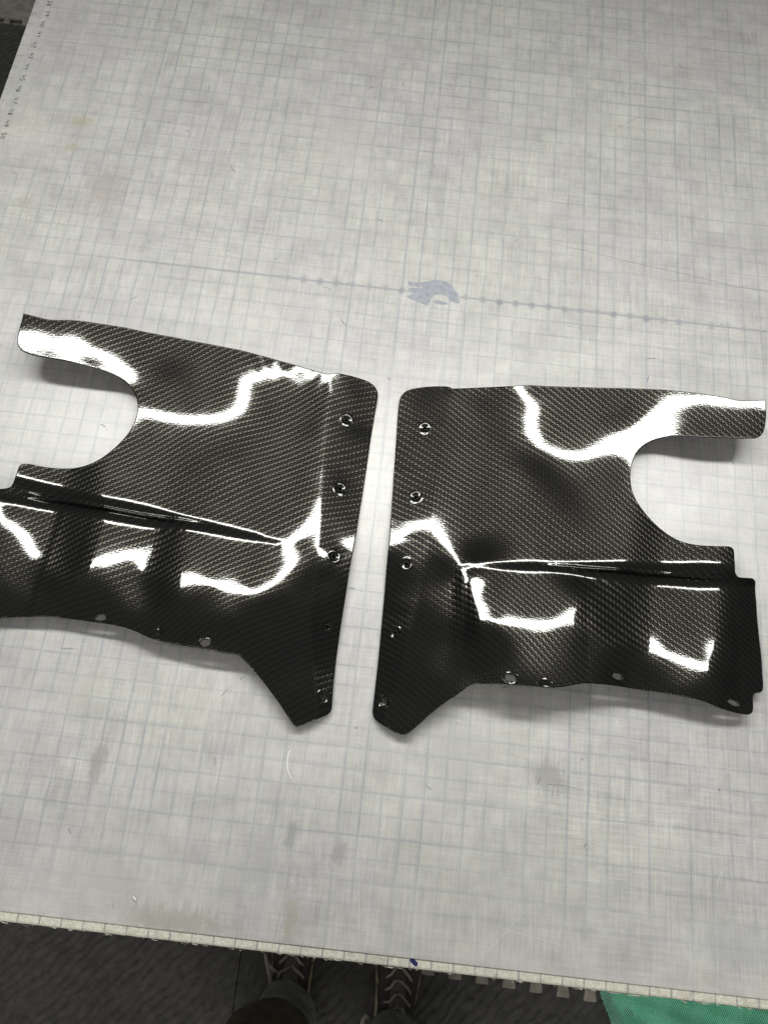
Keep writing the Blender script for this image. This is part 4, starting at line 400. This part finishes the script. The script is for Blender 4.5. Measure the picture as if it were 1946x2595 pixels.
# ---------------------------------------------------------------- carbon fibre panels
GX0, GY0, GD, GNX, GNY = -1.0, -29.0, .5, 49, 54
def w4(t): return np.stack([(1 - t) ** 3, 3 * t ** 3 - 6 * t * t + 4, -3 * t ** 3 + 3 * t * t + 3 * t + 1, t ** 3], -1) / 6
class Field:
    def __init__(s, d):
        s.S = np.array(d['S'], float).reshape(GNY, GNX) / 2000.0; s.cr = np.array(d['cr']); s.u = np.array(d['u']); s.l = np.array(d['l'])
        s.off = 0.0; s.rip = d.get('ripple', False); s.draft = not s.rip; s.ho = np.array(d['ho']); s.sl = np.array(d['sl'])
    def smooth(s, x, y):
        u = np.clip((x - GX0) / GD, 0, GNX - 1.001); v = np.clip((y - GY0) / GD, 0, GNY - 1.001)
        i = np.floor(u).astype(int); j = np.floor(v).astype(int); a = w4(u - i); b = w4(v - j); o = 0
        for m_ in range(4):
            for n_ in range(4): o = o + a[..., m_] * b[..., n_] * s.S[np.clip(j + n_ - 1, 0, GNY - 1), np.clip(i + m_ - 1, 0, GNX - 1)]
        return o
    def h(s, x, y):
        xc = np.interp(y, s.cr[:, 1], s.cr[:, 0]); k = np.interp(y, [-27, -20, -12, -6], [.5, .45, .26, .2] if s.draft else [.5, .48, .41, .41])
        t = xc - x; z = s.smooth(x, y) - k * .5 * (t + np.sqrt(t * t + .12 ** 2))
        xs = s.u[0, 0]; yu = np.interp(x, s.u[:, 0], s.u[:, 1]); yl = np.minimum(np.interp(x, s.l[:, 0], s.l[:, 1]), yu - .12)
        m_ = np.interp(x, [xs - .3, xs + .5, xs + 5, xs + 10, xs + 16], [0, .2, .45, .75, .9]); r = np.interp(x, [xs, xs + 6, 20], [.1, .14, .2])
        ip = lambda q: .5 * (q + np.sqrt(q * q + r * r))
        z = z - m_ * (ip(yu - y) - ip(yl - y))
        # a soft rolled line running along the step's face
        for f0, f1, B in ((.72, .30, .075), (.40, .62, .05)):
            yc = yl + (yu - yl) * (f0 + (f1 - f0) * np.clip((x - xs - 3) / 12, 0, 1)); win = np.clip((x - xs - 4) / 2, 0, 1) * np.clip((xs + 14.5 - x) / 2, 0, 1)
            z = z + B * win * np.exp(-((y - yc) / .085) ** 2)
        if s.rip:                                          # slight print-through ripple along the far edge
            yc = np.interp(x, [3, 7.5], [-7.3, -6.2]); wd = np.clip((x - 2.6) / 1.0, 0, 1) * np.clip((8.6 - x) / 1.2, 0, 1)
            z = z + .030 * np.sin(5.6 * x + 1.3 * np.sin(1.7 * x)) * (y - yc) * np.exp(-((y - yc) / .55) ** 2) * wd
        for k_, (hx, hy) in enumerate(s.ho[:, :2]):       # moulded dimples round the fixing holes
            d = np.hypot(x - hx, y - hy); th = np.arctan2(y - hy, x - hx)
            z = z - .05 * np.exp(-(d / .17) ** 2) + .009 * np.exp(-((d - .30) / .07) ** 2) * (1 + .5 * np.sin(3 * th + k_ * 1.7))
        for k_, (hx, hy) in enumerate(s.sl[:, :2]):
            d = np.hypot((x - hx) / 1.35, y - hy); th = np.arctan2(y - hy, x - hx)
            z = z - (.04 if k_ != 1 else .07) * np.exp(-(d / .16) ** 2) + .007 * np.exp(-((d - .27) / .05) ** 2) * (1 + .7 * np.sin(4 * th + k_))
        return z - s.off
def resample(P, step):
    """closed outline: rounded through its points, straight at true corners"""
    P = np.array(P); n = len(P); out = []
    ang = []
    for i in range(n):
        a = P[i] - P[i - 1]; b = P[(i + 1) % n] - P[i]; c_ = np.dot(a, b) / (np.linalg.norm(a) * np.linalg.norm(b) + 1e-9); ang.append(math.degrees(math.acos(max(-1, min(1, c_)))))
    for i in range(n):
        p0, p1, p2, p3 = P[i - 1], P[i], P[(i + 1) % n], P[(i + 2) % n]
        if ang[i] > 52: p0 = 2 * p1 - p2
        if ang[(i + 1) % n] > 52: p3 = 2 * p2 - p1
        L = np.linalg.norm(p2 - p1); k = max(1, int(round(L / step)))
        d1 = np.linalg.norm(p1 - p0); d3 = np.linalg.norm(p3 - p2)
        m1 = (p2 - p0) / (d1 + L) * L; m2 = (p3 - p1) / (L + d3) * L
        for q in range(k):
            t = q / k; out.append((2 * t ** 3 - 3 * t * t + 1) * p1 + (t ** 3 - 2 * t * t + t) * m1 + (-2 * t ** 3 + 3 * t * t) * p2 + (t ** 3 - t * t) * m2)
    return np.array(out)
def inside(P, poly):
    x, y = P[:, 0], P[:, 1]; r = np.zeros(len(P), bool); n = len(poly); j = n - 1
    for i in range(n):
        xi, yi = poly[i]; xj, yj = poly[j]
        c_ = ((yi > y) != (yj > y)) & (x < (xj - xi) * (y - yi) / (yj - yi + 1e-12) + xi); r ^= c_; j = i
    return r
def dist_to(P, Q):
    o = np.full(len(P), 9.0)
    for i in range(0, len(P), 2000):
        o[i:i + 2000] = np.sqrt(((P[i:i + 2000, None, :] - Q[None]) ** 2).sum(2)).min(1)
    return o
def offset_in(P, d):
    t = np.roll(P, -1, 0) - np.roll(P, 1, 0); t /= np.linalg.norm(t, axis=1)[:, None]; n = np.stack([-t[:, 1], t[:, 0]], 1)
    a = .5 * np.sum(P[:, 0] * np.roll(P[:, 1], -1) - np.roll(P[:, 0], -1) * P[:, 1])
    return P + n * d * (1 if a > 0 else -1), n * (-1 if a > 0 else 1)
def panel(d, sg, label):
    F = Field(d); rnd = random.Random(4 + sg)
    root = empty('carbon_panel', (sg * 10, -15, 0), label, 'panel', 'pair of mirrored carbon fibre panels')
    out = resample(np.array(d['O']), .09)
    keep = [0]
    for i in range(1, len(out)):
        if np.linalg.norm(out[i] - out[keep[-1]]) > .03: keep.append(i)
    out = out[keep]
    loops = [out]
    TH = .085
    F.off = float(F.h(out[:, 0], out[:, 1]).min()) - TH - .030          # rest the lowest edge on the mat
    def ell(cx, cy, rx, ry, rot, n):
        a = np.arange(n) * 2 * PI / n; wob = 1 + .06 * np.sin(2 * a + cx) + .05 * np.sin(3 * a + cy)
        px, py = rx * np.sign(np.cos(a)) * np.abs(np.cos(a)) ** .75 * wob, ry * np.sign(np.sin(a)) * np.abs(np.sin(a)) ** .75 * wob
        return np.stack([cx + px * math.cos(rot) - py * math.sin(rot), cy + px * math.sin(rot) + py * math.cos(rot)], 1)
    holes = []
    for k, (hx, hy) in enumerate(F.ho[:, :2]): holes.append(ell(hx, hy, .085 if k < 4 else .13, .075 if k < 4 else .17, -.5, 14))
    for k, (hx, hy) in enumerate(F.sl[:, :2]):
        if k == 1: continue
        holes.append(ell(hx, hy, (.24, 0, .23, .30)[k], (.15, 0, .145, .12)[k], (-.05, 0, -.08, -.25)[k], 22))
    loops += holes
    V = []; E = []; nL = []
    for q, lp in enumerate(loops):
        b = len(V); V += [tuple(p) for p in lp]; n = len(lp); E += [(b + i, b + (i + 1) % n) for i in range(n)]; nL.append((b, n))
    bnd = np.array(V); nb = len(V)
    pts = []
    # rounded-over rim ring
    ring, _ = offset_in(out, .055); pts.append((ring, .03))
    ring2, _ = offset_in(out, .12); pts.append((ring2, .05))
    st = .2
    gx, gy = np.meshgrid(np.arange(.4, 22.6, st), np.arange(-27.4, -4.2, st * .866)); gx = gx + (np.arange(gx.shape[0]) % 2)[:, None] * st / 2
    base = np.stack([gx.ravel(), gy.ravel()], 1)
    yu = np.interp(base[:, 0], F.u[:, 0], F.u[:, 1]); yl = np.interp(base[:, 0], F.l[:, 0], F.l[:, 1]); band = (base[:, 0] > F.u[0, 0] - .4) & (base[:, 1] < yu + .5) & (base[:, 1] > yl - .5)
    cx = np.interp(base[:, 1], F.cr[:, 1], F.cr[:, 0]); band |= np.abs(base[:, 0] - cx) < .42
    for hx, hy in np.concatenate([F.ho, F.sl])[:, :2]: band |= np.hypot(base[:, 0] - hx, base[:, 1] - hy) < .55
    dense = []
    for x in np.arange(F.u[0, 0] - .3, 22.4, .11):
        a = np.interp(x, F.u[:, 0], F.u[:, 1]) + .45; b = np.interp(x, F.l[:, 0], F.l[:, 1]) - .45
        ny_ = int((a - b) / .055)
        for k in range(ny_): dense.append((x + (.055 if k % 2 else 0), b + (a - b) * k / ny_))
    for y in np.arange(-27, -5.5, .13):
        c0 = np.interp(y, F.cr[:, 1], F.cr[:, 0])
        for k in range(-6, 7): dense.append((c0 + k * .06, y + (.065 if k % 2 else 0)))
    dense = np.array(dense)
    rings = []
    for hx, hy in np.concatenate([F.ho, F.sl])[:, :2]:
        for r in (.1, .14, .18, .22, .26, .30, .34, .38, .44, .5):
            n = max(12, int(r * 2 * PI / .055)); a = np.arange(n) * 2 * PI / n + r * 9; rings.append(np.stack([hx + 1.15 * r * np.cos(a), hy + r * np.sin(a)], 1))
    rings = np.concatenate(rings)
    pts += [(rings, .022), (dense, .045), (base[~band], .09)]
    acc = [bnd]; cell = {}
    def addc(p): cell.setdefault((int(p[0] / .1 // 1), int(p[1] / .1 // 1)), []).append(p)
    def close(p, r):
        ci, cj = int(p[0] / .1 // 1), int(p[1] / .1 // 1); k = int(r / .1) + 1
        for a in range(ci - k, ci + k + 1):
            for b in range(cj - k, cj + k + 1):
                for q in cell.get((a, b), ()):
                    if (q[0] - p[0]) ** 2 + (q[1] - p[1]) ** 2 < r * r: return True
        return False
    for p in bnd: addc(tuple(p))
    for arr, mind in pts:
        ok = inside(arr, out)
        for hl in holes: ok &= ~inside(arr, hl)
        for p in arr[ok]:
            p = (float(p[0]), float(p[1]))
            if not close(p, mind): V.append(p); addc(p)
    rv = delaunay_2d_cdt([Vector(p) for p in V], E, [], 0, 1e-6)
    P2 = np.array([tuple(p) for p in rv[0]]); T = np.array([f for f in rv[2] if len(f) == 3])
    cen = P2[T].mean(1); ok = inside(cen, out)
    for hl in holes: ok &= ~inside(cen, hl)
    T = T[ok]
    orig = {}
    for i, o in enumerate(rv[3]):
        for q in o: orig[q] = i
    z = F.h(P2[:, 0], P2[:, 1]); e = 2e-3
    hx = (F.h(P2[:, 0] + e, P2[:, 1]) - F.h(P2[:, 0] - e, P2[:, 1])) / 2 / e; hy = (F.h(P2[:, 0], P2[:, 1] + e) - F.h(P2[:, 0], P2[:, 1] - e)) / 2 / e
    N = np.stack([-hx, -hy, np.ones_like(hx)], 1); N /= np.linalg.norm(N, axis=1)[:, None]
    loopids = []
    for q, (b, n) in enumerate(nL):
        ids = [orig[b + i] for i in range(n)]; loopids.append(ids); lp = loops[q]; _, no = offset_in(lp, 0)
        if q: no = -no
        for i, vi in enumerate(ids):
            z[vi] -= .022; nn = N[vi] * .62 + np.array([no[i, 0], no[i, 1], 0]) * .78; N[vi] = nn / np.linalg.norm(nn)
    nv = len(P2); verts = [(sg * P2[i, 0], P2[i, 1], z[i]) for i in range(nv)] + [(sg * P2[i, 0], P2[i, 1], z[i] - TH) for i in range(nv)]
    faces = []
    for a, b, c_ in T:
        cr = (P2[b, 0] - P2[a, 0]) * (P2[c_, 1] - P2[a, 1]) - (P2[b, 1] - P2[a, 1]) * (P2[c_, 0] - P2[a, 0])
        if (cr > 0) != (sg > 0): a, b = b, a
        faces.append((a, b, c_)); faces.append((nv + b, nv + a, nv + c_))
    N3 = [(sg * n_[0], n_[1], n_[2]) for n_ in N] + [(-sg * n_[0], -n_[1], -n_[2]) for n_ in N]
    for q, ids in enumerate(loopids):
        n = len(ids); lp = loops[q]; _, no = offset_in(lp, 0)
        if q: no = -no
        b = len(verts)
        for i, vi in enumerate(ids):
            verts += [verts[vi], verts[nv + vi]]; N3 += [(sg * no[i, 0], no[i, 1], 0.05)] * 2
        a_ = .5 * np.sum(lp[:, 0] * np.roll(lp[:, 1], -1) - np.roll(lp[:, 0], -1) * lp[:, 1])
        for i in range(n):
            k = (i + 1) % n; fc = (b + 2 * i, b + 2 * i + 1, b + 2 * k + 1, b + 2 * k)
            if (a_ > 0) != (sg > 0): fc = fc[::-1]
            if q: fc = fc[::-1]
            faces.append(fc)
    o = mesh_obj('shell', verts, faces, M_CARB[sg], root)
    me = o.data
    x = np.array([v[0] * sg for v in verts]); y = np.array([v[1] for v in verts])
    ca, sa = math.cos(math.radians(33)), math.sin(math.radians(33))
    # the cloth drapes: gentle wander of the tows
    x2 = x + .25 * np.sin(.33 * y + .2 * x) + .12 * np.sin(.9 * x + .4 * y); y2 = y + .30 * np.sin(.28 * x - .1 * y + 1) + .10 * np.sin(.8 * y - .5 * x)
    low = 1 / (1 + np.exp((y - np.interp(x, F.l[:, 0], F.l[:, 1])) * 6)) * np.clip((x - 6) / 5, 0, 1)
    y2 = y2 + low * .5 * np.sin((x - 6) * .45)
    tt = x2 * ca - y2 * sa; nn = x2 * sa + y2 * ca
    uu = .5 * (tt / .114 + nn / .073); vv = .5 * (tt / .114 - nn / .073)
    uvl = me.uv_layers.new(name='weave'); li = np.zeros(len(me.loops), int); me.loops.foreach_get('vertex_index', li)
    uv = np.stack([uu[li], vv[li]], 1).ravel(); uvl.data.foreach_set('uv', uv)
    nr = np.array(N3); nr /= np.linalg.norm(nr, axis=1)[:, None]
    me.normals_split_custom_set_from_vertices([tuple(q) for q in nr])
    # beads of resin round each hole
    def bead(hx, hy, rx, ry, rot, r, name):
        g = G(); n = 26; k = 6
        rr = []
        for i in range(n):
            a = 2 * PI * i / n; w = 1 + .10 * math.sin(2 * a + hx * 3) + .06 * math.sin(5 * a + hy)
            px, py = rx * math.cos(a) * w, ry * math.sin(a) * w
            X = hx + px * math.cos(rot) - py * math.sin(rot); Y = hy + px * math.sin(rot) + py * math.cos(rot); Z = float(F.h(np.array([X]), np.array([Y]))[0])
            c_ = Vector((math.cos(a + rot), math.sin(a + rot), 0)); q = r * (1 + .5 * math.sin(3 * a + hx * 5))
            rr.append([(sg * (X + c_.x * q * math.cos(2 * PI * j / k)), Y + c_.y * q * math.cos(2 * PI * j / k), Z + .004 + q * .75 * math.sin(2 * PI * j / k)) for j in range(k)])
        g.loft(rr + [rr[0]], False, False)
        if sg < 0: g.f = [f[::-1] for f in g.f]
        g.obj(name, M_RESIN, root)
    for k, (hx, hy) in enumerate(F.ho[:, :2]):
        bead(hx, hy, .13 if k < 4 else .17, .12 if k < 4 else .21, -.5, .009, 'hole_rim')
    for k, (hx, hy) in enumerate(F.sl[:, :2]):
        if k != 1: bead(hx, hy, (.27, 0, .26, .33)[k], (.175, 0, .17, .145)[k], (-.05, 0, -.08, -.25)[k], .018, 'slot_rim')
    return root
M_CARB = {1: make_carbon('carbon_twill_gloss', -1), -1: make_carbon('carbon_twill_gloss_mirrored', 1)}
panel(PANEL_R, 1, 'glossy black carbon fibre panel on the right with its open notch facing right')
panel(PANEL_L, -1, 'glossy black carbon fibre panel on the left with its open notch facing left')

# ---------------------------------------------------------------- small things lying on the mat
def filament(name, pts, r, label, cat):
    g = G(); g.tube(pts, r, 6); return g.obj(name, M_WHITE, None, label=label, cat=cat)
filament('thread', [(a, b, .03) for a, b in THREAD], [.012, .034, .042, .04, .034, .026, .012], 'curved white thread lying on the grid mat below the left panel tip', 'thread')
filament('plastic_sliver', [(a, b, .05) for a, b in CHIP], [.02, .045, .045, .02], 'tiny white plastic sliver on the mat near the front edge', 'scrap')

# ---------------------------------------------------------------- foam mats on the floor
FZ = -34.0
def foam(poly, z0, z1, m_, label, group=None):
    g = G(); g.prism(poly, z0, z1); o = g.obj('foam_mat', m_, None, smooth=False, label=label, cat='floor mat', group=group)
    bv = o.modifiers.new('edge', 'BEVEL'); bv.width = .06 * S; bv.segments = 2; return o
GR = 'charcoal foam floor mats'
foam([(-7.21, -40.2), (-7.24, -70), (-31.2, -70), (-31.2, -47.2), (-26, -47.0), (-20, -46.9), (-20, -40.2)][::-1] if False else [(-31.2, -70), (-7.05, -70), (-7.25, -20), (-31.2, -20)], FZ - .5, FZ, M_FOAM, 'charcoal foam floor mat left of the seam beside the left shoe', GR)
foam([(-7.0, -70), (60, -70), (60, -20), (-7.2, -20)], FZ - .5, FZ, M_FOAM, 'charcoal foam floor mat that the photographer stands on', GR)
foam([(-90, -20), (-31.3, -20), (-31.3, 57.0), (-90, 57.0)], FZ - .5, FZ, M_FOAM, 'charcoal foam floor mat beyond the left edge of the table', GR)
def teeth_poly(xs, ytop, ybot, y_far, slope):
    p = []
    for (a, b) in xs:
        w = b - a; nk = w * .15; yb = ybot + slope * (a - xs[0][0]); yt = ytop + slope * (a - xs[0][0])
        p += [(a + nk - .12, yt + .02), (a + nk * .8, yt - .12), (a + nk * .55, yt - .35), (a + .02, yb + .10), (a + .1, yb), (b - .1, yb), (b - .02, yb + .10), (b - nk * .55, yt - .35), (b - nk * .8, yt - .12), (b - nk + .12, yt + .02)]
    return [(p[0][0] - 4, p[0][1])] + p + [(p[-1][0] + 9, p[-1][1]), (p[-1][0] + 9, y_far), (p[0][0] - 4, y_far)]
TX = [(7.70 + 2.235 * k, 8.86 + 2.235 * k) for k in range(9)]
foam(teeth_poly(TX, -40.85, -41.75, -20, -.042), FZ - .3, FZ + .05, M_LIGHT, 'pale grey foam mat with puzzle teeth showing under the table front edge')
LT = [(-90, 90), (-30, 90), (-30, 57.1)]
x = -50.0
while x > -88: LT += [(x + .9, 57.1), (x + .75, 56.95), (x + .85, 57.75), (x + .7, 57.98), (x - .7, 57.98), (x - .85, 57.75), (x - .55, 57.1)]; x -= 2.3
LT += [(-90, 57.1)]
LTo = [p for i, p in enumerate(LT) if not (i > 2 and (p[1] == 56.95))]
foam(LTo[::-1], FZ - .3, FZ + .06, M_LIGHT, 'pale grey foam mat with dark puzzle notches at the far left corner')

# ---------------------------------------------------------------- green net
def netz(x, y): return FZ + .55 + .25 * math.sin(x * .9 + y * 1.3) + .18 * math.sin(2.1 * x - .8 * y) + .12 * math.sin(3.7 * y + x)
NX0, NX1, NY0, NY1 = 22.3, 40.0, -49.0, -38.5
def nedge(y): return NX0 + .28 * (-41.3 - y) * 1.25 if y < -41.3 else NX0 - .1
net = empty('green_net', (30, -43, FZ), 'crumpled green plastic netting on the floor at the right', 'netting')
for dname, mt, sgn, dz in (('net_strands', M_NET, 1, .05), ('net_strands', M_NET, -1, .07)):
    g = G(); c_ = -70.0
    while c_ < 70:
        pts = []
        for k in range(120):
            y = NY0 + (NY1 - NY0) * k / 119.0; x = c_ + sgn * y * .62 + .25 * math.sin(y * .8 + c_ * .2)
            if nedge(y) < x < NX1: pts.append((x, y, netz(x, y) + dz))
            elif len(pts) > 3: g.tube(pts, .026, 3, cap=False); pts = []
            else: pts = []
        if len(pts) > 3: g.tube(pts, .026, 3, cap=False)
        c_ += .165
    g.obj(dname, mt, net, kind='stuff')
g = G(); nx_, ny_ = 60, 40
for j in range(ny_ + 1):
    y = NY0 + (NY1 - NY0) * j / ny_; e0 = nedge(y) + 1.1 + .2 * math.sin(y * 2)
    for i in range(nx_ + 1):
        x = e0 + (NX1 - e0) * i / nx_; g.v.append((x, y, netz(x, y) - .10))
g.f = [(j * (nx_ + 1) + i, j * (nx_ + 1) + i + 1, (j + 1) * (nx_ + 1) + i + 1, (j + 1) * (nx_ + 1) + i) for j in range(ny_) for i in range(nx_)]
g.obj('lower_layer', M_NETD, net)

# ---------------------------------------------------------------- the photographer's legs and shoes
person = empty('person', (1.4, -44, FZ), 'person standing at the table edge, charcoal trousers over laced black shoes', 'person')
def ellring(cx, cy, cz, rx, ry, tilt=0.0, n=28, wob=0.0, ph=0.0):
    r = []
    for k in range(n):
        a = 2 * PI * k / n; q = 1 + wob * math.sin(3 * a + ph) + wob * .7 * math.sin(5 * a - 2 * ph)
        r.append((cx + rx * q * math.cos(a), cy + ry * q * math.sin(a), cz + tilt * math.sin(a)))
    return r
def leg(g, L):
    rings = []
    for i, (cx, cy, cz, rx, ry, tl) in enumerate(L): rings.append(ellring(cx, cy, cz, rx, ry, tl, wob=.03 if i < 6 else .012, ph=i * 1.1))
    inner = [(q[0] * .9 + L[0][0] * .1, q[1] * .9 + L[0][1] * .1, q[2] + .05) for q in rings[0]]
    g.loft([inner] + rings, False, True)
g = G()
leg(g, [(-2.75, -45.60, -31.2, 2.30, 3.0, .9), (-2.75, -45.55, -30.6, 2.42, 3.05, .8), (-2.8, -45.65, -29.8, 2.35, 2.75, .5), (-2.9, -45.85, -29.0, 2.6, 2.9, .3), (-3.1, -46.15, -27.6, 2.5, 2.7, .2), (-3.5, -46.45, -25, 2.75, 2.8, 0),
        (-3.9, -46.75, -20, 2.9, 2.9, 0), (-4.1, -46.95, -14, 3.0, 3.1, 0), (-4.1, -47.45, -7, 3.3, 3.5, 0), (-3.8, -48.05, 0, 3.7, 3.9, 0), (-3.2, -48.45, 5, 3.9, 4.3, 0)])
leg(g, [(5.75, -46.65, -31.3, 2.30, 2.9, .7), (5.75, -46.65, -30.7, 2.42, 2.95, .6), (5.85, -46.75, -29.8, 2.35, 2.7, .4), (6.0, -46.85, -28.8, 2.6, 2.8, .2), (6.1, -46.95, -27, 2.6, 2.7, .1), (6.2, -47.05, -24, 2.8, 2.8, 0),
        (6.2, -47.15, -19, 2.9, 2.9, 0), (6.0, -47.25, -13, 3.0, 3.1, 0), (5.8, -47.45, -7, 3.3, 3.5, 0), (5.4, -47.85, 0, 3.7, 3.9, 0), (4.8, -48.15, 5, 3.9, 4.3, 0)])
g.loft([ellring(.8, -47.6, z, rx, ry, 0) for z, rx, ry in ((3.5, 7.4, 4.2), (7, 7.5, 4.6), (11, 7.0, 4.4), (14, 6.6, 4.2))], True, True)
tr_ = g.obj('trousers', M_CLOTH, person)
g = G()
for (ax, ay, bx2, by2) in ((-3.35, -46.15, -4.1, -46.8), (6.15, -46.9, 6.2, -47.1)):
    g.loft([ellring(ax, ay, -26.6, 2.62, 2.72, 0, wob=.02), ellring(ax, ay, -26.9, 2.95, 3.0, .1, wob=.03), ellring(ax - .1, ay, -26.2, 3.1, 3.1, .1, wob=.04), ellring((ax + bx2) / 2, ay, -23, 3.2, 3.15, 0, wob=.05, ph=1), ellring(bx2, by2, -18, 3.25, 3.3, 0, wob=.03, ph=2), ellring(bx2, by2, -12, 3.3, 3.4, 0, wob=.02)], False, False)
g.obj('overall_leg', M_OLIVE, person)
def shoe(cx, heel, toe, rot, stripes):
    n = 24; R_ = Matrix.Rotation(rot, 3, 'Z'); ori = Vector((cx, heel, 0)); Lh = toe - heel
    def tr(p): q = R_ @ Vector((p[0], p[1], 0)); return (ori.x + q.x, ori.y + q.y, p[2])
    W_ = lambda t: np.interp(t, [0, .06, .2, .45, .7, .86, .95, 1], [.55, 1.15, 1.35, 1.45, 1.85, 1.72, 1.2, .35])
    H_ = lambda t: np.interp(t, [0, .08, .25, .4, .55, .72, .88, 1], [2.6, 3.6, 3.9, 3.6, 2.9, 2.2, 1.8, 1.0])
    def ring(t, grow, z0, z1, sq):
        r = []; w = float(W_(t)) + grow
        for k in range(n):
            a = 2 * PI * k / n; c_, s_ = math.cos(a), math.sin(a)
            r.append(tr((w * math.copysign(abs(c_) ** sq, c_), t * Lh, z0 + (z1 - z0) * (.5 + .5 * math.copysign(abs(s_) ** sq, s_)))))
        return r
    ts = [0, .02, .06, .12, .2, .3, .4, .5, .6, .7, .78, .86, .92, .96, .985, 1]
    sh = G(); sh.loft([ring(t, .0, FZ + .5, FZ + float(H_(t)), .72) for t in ts])
    so = sh.obj('shoe', M_SHOE, person)
    s2 = G(); s2.loft([ring(t, .14, FZ + .02, FZ + .75, .35) for t in ts]); s2.obj('sole', M_CREAM, so)
    tg = G(); tg.loft([[tr((x_ * (1 - .15 * k), Lh * t, FZ + float(H_(t)) + .10 - .10 * x_ * x_)) for x_ in (-.8, -.4, 0, .4, .8)] + [tr((x_ * (1 - .15 * k), Lh * t, FZ + float(H_(t)) - .25)) for x_ in (.8, 0, -.8)] for k, t in enumerate((.30, .42, .55, .66))]); tg.obj('tongue', M_TONGUE, so)
    for k in range(5):
        t = .34 + .075 * k
        for sd in (-1, 1):
            pts = [tr((sd * x_, Lh * (t + dt), FZ + float(H_(t + dt)) + hz)) for x_, dt, hz in ((1.02, -.045, -.08), (.7, -.02, .16), (.3, .012, .24), (0, .03, .26 + .04 * sd))]
            random.seed(int(cx * 10) + k * 2 + sd); pts = [(p[0] + random.uniform(-.09, .09), p[1] + random.uniform(-.12, .12), p[2]) for p in pts]
            l = G(); l.tube(pts, [.10, .13, .12, .10], 6, .5); l.obj('lace', M_LACE, so)
    for sd in (-1, 1):
        for k, (t0, t1) in enumerate(stripes):
            pts = []
            for q in range(5):
                f_ = q / 4; t = t0 + (t1 - t0) * f_; w = float(W_(t)); pts.append(tr((sd * (w * (1.0 - .10 * f_) + .03), t * Lh, FZ + .9 + f_ * 1.3)))
            l = G(); l.tube(pts, [.10, .16, .18, .16, .10], 6, 1.0); l.obj('side_stripe', M_CREAM, so)
    return so
s1 = shoe(-2.55, -47.6, -36.2, .04, ((.52, .42), (.62, .54)))
g = G(); g.tube([(-3.6, -42.4, -30.9), (-4.3, -42.0, -30.8), (-4.9, -41.6, -31.3), (-4.6, -42.3, -31.6), (-4.2, -43.2, -31.2), (-3.9, -43.4, -31.0), (-4.3, -42.6, -30.7), (-4.9, -41.3, -31.2), (-5.1, -40.9, -31.6)], .14, 6, .5); g.obj('lace', M_LACE, s1)
s2_ = shoe(5.65, -48.6, -37.2, -.02, ((.52, .42), (.62, .54)))
g = G(); g.tube([(3.75, -44.55, -30.2), (3.35, -44.3, -29.9), (3.2, -44.75, -29.8), (3.45, -45.2, -29.9), (3.9, -45.1, -30.2)], .2, 6, .5); g.obj('pull_tab', M_LACE, s2_)
